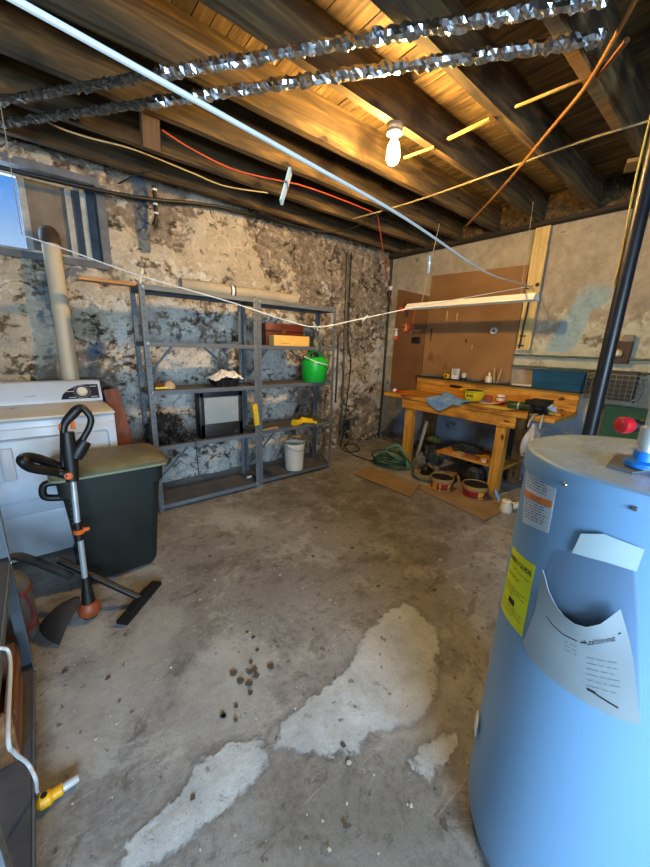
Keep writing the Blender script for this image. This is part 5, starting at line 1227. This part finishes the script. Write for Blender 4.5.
# black pipe along the wall top, with hanging stub
a, b = at(92, 189, 1, YB-.12), at(390, 247, 1, YB-.12)
pts = [V((XL+.05, YB-.12, a.z-.04)), a, at(200, 204, 1, YB-.12), at(250, 214, 1, YB-.12), V((XR-.16, YB-.12, b.z))]
for q in pts: q.z = min(q.z, ZT-.05)
tag(MB().tube(spline(pts, 8), .016, 9).build('black_pipe', M_black), 'long black pipe running along the top of the stone wall', 'pipe')
p0, p1 = at(154, 186, 1, YB-.1), at(157, 226, 1, YB-.07)
hg = thing('hanging_pipe_stub', 'short black pipe stub with pale rings hanging on stone wall', 'pipe', p1)
MB().tube([p0, p0.lerp(p1, .8), p1+V((-.02, 0, 0))], [.016, .016, .024], 10).build('stub', M_black, hg)
for f in (.1, .5, .75): c = p0.lerp(p1, f*.9); MB().lathe([(.0165, -.008), (.021, -.006), (.021, .006), (.0165, .008)], c, 12).build('pale_ring', M_white, hg)

# ================================================================== overhead
# bulb and porcelain holder
bx_, by_ = 1.8, 1.616
lb = thing('ceiling_bulb', 'glowing bare light bulb in porcelain holder under a joist', 'light bulb', (bx_, by_, ZB))
w = MB().lathe([(0, 0), (.048, 0), (.05, -.012), (.044, -.03), (.03, -.04), (0, -.04)], (bx_, by_, ZB), 24); w.build('lamp_holder', mat('dark_porcelain', '6b6256', '7d7468', 8, .5), lb)
MB().lathe([(.031, 0), (.043, -.002), (.043, -.012), (.031, -.012)], (bx_, by_, ZB-.034), 24).build('holder_ring', mat('white_porcelain', 'd0c6b2', 'dcd3c1', 8, .4), lb)
MB().lathe([(0, 0), (.017, 0), (.017, -.02), (.02, -.032), (.016, -.036)], (bx_, by_, ZB-.04), 20).build('bulb_base', mat('white_lamp_base', 'd4d2d0', 'e0dedc', 8, .5), lb)
s = N('lit_bulb'); s.b.inputs['Emission Color'].default_value = (1.0, .6, .19, 1); s.b.inputs['Emission Strength'].default_value = BULB; s.fin('ffffff', .4)
M_lit = s.m
MB().lathe([(.016, -.034), (.022, -.042), (.033, -.065), (.036, -.095), (.0385, -.115), (.036, -.135), (.027, -.152), (.013, -.161), (0, -.163)], (bx_, by_, ZB-.04), 28).build('bulb_glass', M_lit, lb)

# foil-wrapped pipes
s = N('crinkled_foil'); v = s.coord(); n1 = s.noise(v, 45, 5, .7); M_foil = s.fin(s.ramp(n1, (.35, 'c3cede'), (.65, 'eef3f9')), .24, 1)
s = N('dull_foil'); v = s.coord(); n1 = s.noise(v, 45, 5, .7); s.bump(n1, .9, .02); M_foil2 = s.fin(s.ramp(n1, (.4, '4a443c'), (.62, '6b655a'), (.75, 'a9b1b8')), .4, .8)
def foil(z, pix_, split, r, label):
    P_ = [at(x, y, 2, z) for x, y in pix_]; a, b = P_[0], P_[-1]
    d = (b-a); n = 190
    t = thing('foil_wrapped_pipe', label, 'pipe', (a+b)/2, 'foil wrapped pipes under the joists')
    def run(f0, f1, m, nm, rr):
        w = MB(); k = int(n*(f1-f0)); pts = [a+d*(f0+(f1-f0)*i/k) for i in range(k+1)]
        w.tube(pts, [rr*(1+.16*fbm(V((i*.7, z*9, 3)))) for i in range(k+1)], 9, jit=.36); w.build(nm, m, t, smooth=False)
    run(0, split, M_foil2, 'dull_section', r*.85); run(split, 1, M_foil, 'foil_section', r)
    return t
foil(ZB-.055, ((0, 101), (607, -2)), .36, .0235, 'crinkled foil-wrapped pipe under the joists, upper of the two in view')
foil(ZB-.05, ((0, 124), (604, 38)), .33, .0235, 'crinkled foil-wrapped pipe under the joists, nearer the light bulb')

# clotheslines with pegs
M_line = mat('white_clothesline', 'c9d0cf', 'd6dcdb', 9, .6)
A0 = depth(15, 0, .5); dirn = (A0-hk).normalized(); A1 = A0+dirn*.75
cl = [A1, A0, A0.lerp(hk, .5), hk+V((-.01, 0, .01))]; cl[2].z -= .0
tag(MB().tube([A1+(hk-A1)*t-V((0, 0, .06*math.sin(PI*max(0, t-.35)/.65)**2)) for t in np.linspace(0, 1, 40)], .0058, 8).build('clothesline', M_line), 'thick white clothesline running from the near upper left to the cream board', 'clothesline', 'white clotheslines')
S0 = at(22, 235, 0, -.05); 
S0 = at(22, 235, 1, 2.75); mids = []
def onplane(px, py, A, B):
    d = V(ray(px, py)); n_ = V((-(B.y-A.y), B.x-A.x, 0)); o = V((0, 0, EYE)); return o+d*((A-o).dot(n_)/d.dot(n_))
hk2 = hk+V((-.015, .02, .005))
ln2 = [S0]+[onplane(x, y, S0, hk2) for x, y in ((70, 251), (141, 276), (230, 302), (285, 320), (318, 327), (360, 319), (412, 308), (470, 297))]+[hk2]
tag(MB().tube(spline(ln2, 5), .0042, 7).build('clothesline', M_line), 'thin sagging clothesline crossing in front of the steel shelves', 'clothesline', 'white clotheslines')
tag(MB().cyl(S0, V((S0.x, S0.y, ZB+.02)), .002, n=6).build('hanging_string', mat('dull_string', '8b8476', '9b9486', 9, .8)), 'dull string holding the left end of the thin clothesline', 'string')
M_pegc = mat('clothespin_wood', 'c3c0b4', 'd0cdc2', 9, .7)
def clothespin(c, dv, label, m=M_pegc, L=.085):
    dv = V(dv).normalized(); t = thing('clothespin', label, 'clothespin', c, 'clothespins on the lines')
    sd_ = V((RT[0], RT[1], RT[2])); sd_ = (sd_-dv*sd_.dot(dv)).normalized(); nn = dv.cross(sd_).normalized()
    for k in (-1, 1):
        w = MB().bar(c+dv*(-L*.25)+nn*k*.0075, c+dv*L*.75+nn*k*.0042, .011, .006, sd_, .001); w.build('prong', m, t)
    MB().tube([c+dv*L*.2+nn*.012, c+dv*L*.2-nn*.012], .0045, 8).build('spring', M_steel, t)
    return t
nA = depth(284, 190, 1); 
def nearest_line(px, py, P0, P1):
    return onplane(px, py, P0, P1)
f = lambda px, py: onplane(px, py, A1, hk)
c = f(288, 179); e = f(279, 210); clothespin(c, e-c, 'nearest white clothespin on the thick clothesline', L=(e-c).length)
c = f(429, 260); e = f(428, 277); clothespin(c, e-c, 'pale blue clothespin on the thick line, before the right wall', mat('pale_blue_pin', 'a9c3d2', 'b8d0dc', 9, .5), L=(e-c).length)
f2 = lambda px, py: onplane(px, py, S0, hk2)
c = f2(142, 272); e = f2(139.5, 287); clothespin(c, e-c, 'white clothespin on the thin line above the left shelf post', L=(e-c).length)
c = f2(315, 325); e = f2(321, 335); clothespin(c, e-c, 'white clothespin at the lowest point of the thin line', L=(e-c).length*1.2)
c = f2(318, 331); e = f2(318, 352)
tag(MB().grid(lambda u, v: V(c)+(V(e)-V(c))*v+V(RT)*((u-.5)*.07*(.5+.5*math.sin(v*PI))+.012*math.sin(v*9))+V((0, 0, .0))+V(FW)*.02*math.sin(u*8+v*5), 8, 14, .003).build('grey_rag', mat('grey_brown_rag', '6a6254', '807766', 12, .9, bump=.4)), 'small grey-brown rag pegged to the thin clothesline over the shelf', 'rag')
c = f2(365, 318); tag(MB().tube(spline([c+V((0, 0, .0)), c+V((.02, -.01, .02)), c+V((-.01, .01, -.02)), c+V((.0, 0, .005))], 5), .006, 6).build('line_knot', M_line), 'small knot tied in the thin clothesline right of the shelves', 'knot')

# fluorescent shop light on strings
LXF = 3.55
pA, pB = at(409, 305, 0, LXF), at(536, 299, 0, LXF)
zL = (pA.z+pB.z)/2; yA, yB_ = pB.y, pA.y
fx = thing('shop_light', 'unlit white fluorescent shop light hanging on strings before the pegboard', 'light fixture', (LXF, (yA+yB_)/2, zL-.045))
M_wen = mat('cream_white_enamel', 'ece8de', 'f0ede4', 3, .4)
cs = [(-.075, -.03), (-.035, .03), (.035, .03), (.075, -.03), (.07, -.03), (.032, .022), (-.032, .022), (-.07, -.03)]
w = MB().prism([(LXF+a, yA, zL+b) for a, b in cs], (0, yB_-yA, 0)); w.build('reflector', M_wen, fx)
for y in (yA-.004, yB_): MB().prism([(LXF+a, y, zL+b) for a, b in ((-.075, -.03), (-.035, .03), (.035, .03), (.075, -.03))], (0, .004, 0)).build('end_cap', M_wen, fx)
for dx in (-.035, .035): MB().cyl((LXF+dx, yA+.03, zL-.012), (LXF+dx, yB_-.03, zL-.012), .014).build('tube_lamp', mat('unlit_tube', 'd5d6d2', 'dedfdb', 3, .3), fx)
for dx in (-.035, .035):
    for y in (yA+.012, yB_-.012): MB().box((LXF+dx, y, zL-.01), (.03, .018, .04)).build('socket', M_white, fx)
M_str = mat('grey_string', 'a29a88', 'b3ab99', 9, .8)
a = V((LXF, at(422, 300, 0, LXF).y, zL+.03)); b = at(441, 221, 2, ZB+.01)
tag(MB().cyl(a, V((LXF-.1, a.y-.2, ZB+.02)), .003, n=6).build('hanging_string', M_str), 'grey string holding the left end of the shop light', 'string', 'strings holding the shop light')
a = V((LXF, at(521, 292, 0, LXF).y, zL+.03)); tag(MB().cyl(a, V((LXF, a.y+.02, ZB+.02)), .0018, n=6).build('hanging_string', M_str), 'thin grey string holding the right end of the shop light', 'string', 'strings holding the shop light')
# red wire from the joists down to the boards
M_rw = mat('red_orange_wire', '9a3c26', 'a84a30', 8, .5)
a, b = at(378, 217, 2, ZB-.005), at(392, 306, 0, XR-.1)
tag(MB().tube(spline([a, a.lerp(b, .5)+V((0, 0, -.02)), b], 10), .006, 7).build('red_wire', M_rw), 'red wire dropping from the joists to the brown board', 'wire')
z = ZB-.006
tag(MB().tube(spline([at(x, y, 2, z) for x, y in ((162, 130), (190, 148), (230, 168), (262, 177), (300, 185), (335, 197), (372, 212), (378, 217))], 8), .005, 7).build('red_wire', M_rw), 'red wire running along the underside of the joists', 'wire')
tag(MB().tube(spline([at(x, y, 2, z-.005) for x, y in ((40, 117), (60, 128), (90, 138), (135, 150), (190, 172), (225, 186), (268, 193))], 8), .0055, 7).build('cream_cable', mat('cream_cable', '9b8a62', 'b0a078', 8, .6)), 'cream cable drooping under the joists above the window', 'cable')
tag(MB().tube(spline([at(x, y, 2, z-.012) for x, y in ((115, 185), (150, 172), (190, 187), (240, 200), (280, 221), (330, 232), (362, 224), (390, 206))], 8), .006, 7).build('dark_cable', M_cab), 'dark cable drooping under the joists near the stone wall', 'cable')
tag(MB().tube(spline([at(x, y, 2, z-.006) for x, y in ((352, 219), (385, 210), (430, 196), (500, 171), (580, 142), (648, 121))], 8), .0065, 7).build('tan_cable', mat('tan_cable', '8a7b58', 'a29068', 8, .6)), 'tan cable crossing under the joists right of the bulb', 'cable')
# copper pipe, sticks
cp = [at(x, y, 2, ZB-.034) for x, y in ((640, -12), (634, 2), (588, 83), (550, 130), (500, 190), (466, 226))]
tag(MB().tube(spline(cp, 6), .0095, 12).build('copper_pipe', M_copper), 'thin copper pipe running under the joists from the near right', 'pipe')
tag(MB().tube([at(595, 80, 2, ZB-.012), at(627, 40, 2, ZB-.012)], .012, 10).build('pipe_offcut', mat('dull_copper', '7d5030', '8f6038', 8, .5, .6)), 'short dull copper pipe piece beside the long copper pipe', 'pipe')
M_lath = wood('pale_lath', 'a07c3e', 'c9a355', 'dcb868', 1)
def lath(p0, p1, w_, lab, z=ZB-.008, m=M_lath, h=.012):
    tag(MB().bar(at(*p0, 2, z), at(*p1, 2, z), w_, h, (0, 0, 1), .001).build('lath_strip', m), lab, 'wood strip', 'lath strips nailed under the joists')
lath((448, 139), (490, 119), .022, 'short pale lath under the joist right of the bulb')
lath((404, 158), (434, 147), .016, 'yellow lath lit beside the glowing bulb')
lath((515, 107), (583, 79), .011, 'thin pale lath pointing at the copper pipe bend')
W_br = wood('bridging_wood', '5c4526', '7a5e36', '8d6f44', 1)
p = at(545, 5, 2, ZB-.013); q = at(618, 127, 2, ZB-.013)
tag(MB().bar(p, q, .05, .02, (0, 0, 1), .002).build('nailed_board', W_br), 'long grey-brown board nailed across the joists at right', 'board')
p = at(632, 165, 2, ZB-.02); tag(MB().box((p.x, p.y, p.z-.0), (.16, .07, .025), (0, 0, .3), .003).build('wood_block', W_br), 'small wood block under the joists near the black pipe', 'wood block')
p = at(130, 135, 2, ZB-.05)
a, b = at(150, 118, 2, ZB-.0), at(128, 148, 2, ZB-.13)
tag(MB().bar((a.x, a.y, ZB+.1), (a.x, a.y+.02, ZB-.16), .1, .045, (0, 1, 0), .003).build('bridging_block', wood('dark_block', '3a2716', '4c3620', '5b4229', 2)), 'dark wood block hanging from the joists near the upper left', 'wood block')
for k, (px, py, l) in enumerate(((443, 131, .03), (300, 200, .05))):
    pass

# floor grit: too many to count
w = MB(); 
def flake(x, y, r, h=.003):
    n = random.randint(4, 7); a0 = random.random()*6
    w.prism([(x+r*random.uniform(.5, 1)*math.cos(a0+k*2*PI/n), y+r*random.uniform(.5, 1)*math.sin(a0+k*2*PI/n), .0) for k in range(n)], (0, 0, h))
for px, py in ((247, 632), (253, 637), (257, 650), (251, 662), (255, 668), (250, 672), (256, 675), (233, 674), (240, 681), (249, 683), (271, 666), (250, 693), (236, 706), (223, 715), (236, 720), (224, 716), (193, 797), (343, 745), (64, 671), (108, 678), (345, 826), (378, 586), (352, 548), (313, 556), (316, 528), (210, 556), (435, 590)):
    q = at(px, py, 2, 0); flake(q.x, q.y, random.uniform(.012, .022), .0012)
tag(w.build('dark_flakes', mat('dark_flake', '4a433b', '574f46', 20, .9), loc=(1, 1, 0)), 'scattered dark flakes fallen on the concrete floor', 'flakes', kind='stuff')
w = MB()
for px, py in ((349, 763), (374, 775), (347, 804), (329, 850), (386, 695), (171, 668), (295, 709), (326, 532), (265, 523), (411, 806), (280, 575), (330, 600), (200, 600), (215, 580), (390, 560), (440, 560), (330, 500), (290, 510), (410, 530)):
    q = at(px, py, 2, 0); flake(q.x, q.y, random.uniform(.005, .011), .004)
for k in range(260):
    x, y = random.uniform(-.1, 3.2), random.uniform(.3, 2.9); flake(x, y, random.uniform(.0015, .005), .003)
tag(w.build('pale_grit', mat('pale_grit', 'b8b3a6', 'cbc7bb', 20, .9), loc=(1, 1, 0)), 'tiny pale grit and chips scattered over the concrete floor', 'grit', kind='stuff')

# ================================================================== light
def area(name, loc, rot, sx, sy, power, col):
    l = bpy.data.lights.new(name, 'AREA'); l.shape = 'RECTANGLE'; l.size = sx; l.size_y = sy; l.energy = power; l.color = col
    o = bpy.data.objects.new(name, l); C.objects.link(o); o.location = loc; o.rotation_euler = rot; return o
area('window_daylight', ((RW[0]+RW[1])/2, YF-.16, (RW[2]+RW[3])/2), (PI/2, 0, 0), RW[1]-RW[0]-.1, RW[3]-RW[2]-.1, DAY, (.56, .78, 1))
area('left_window_daylight', ((WX0+WX1)/2, YB+.33, (WZ0+WZ1)/2+.05), (-PI/2, 0, 0), WX1-WX0, .5, DAY2, (.6, .8, 1))
wd = bpy.data.worlds.new('sky'); bpy.context.scene.world = wd; wd.use_nodes = True
t = wd.node_tree; bg = t.nodes['Background']; tc = t.nodes.new('ShaderNodeTexCoord'); sx = t.nodes.new('ShaderNodeSeparateXYZ'); rp = t.nodes.new('ShaderNodeValToRGB')
t.links.new(tc.outputs['Generated'], sx.inputs[0]); t.links.new(sx.outputs[2], rp.inputs[0]); t.links.new(rp.outputs[0], bg.inputs[0])
e = rp.color_ramp.elements; e[0].position = .12; e[0].color = (.55, .75, .95, 1); e[1].position = .3; e[1].color = (.05, .3, .9, 1)
bg.inputs[1].default_value = 1.0
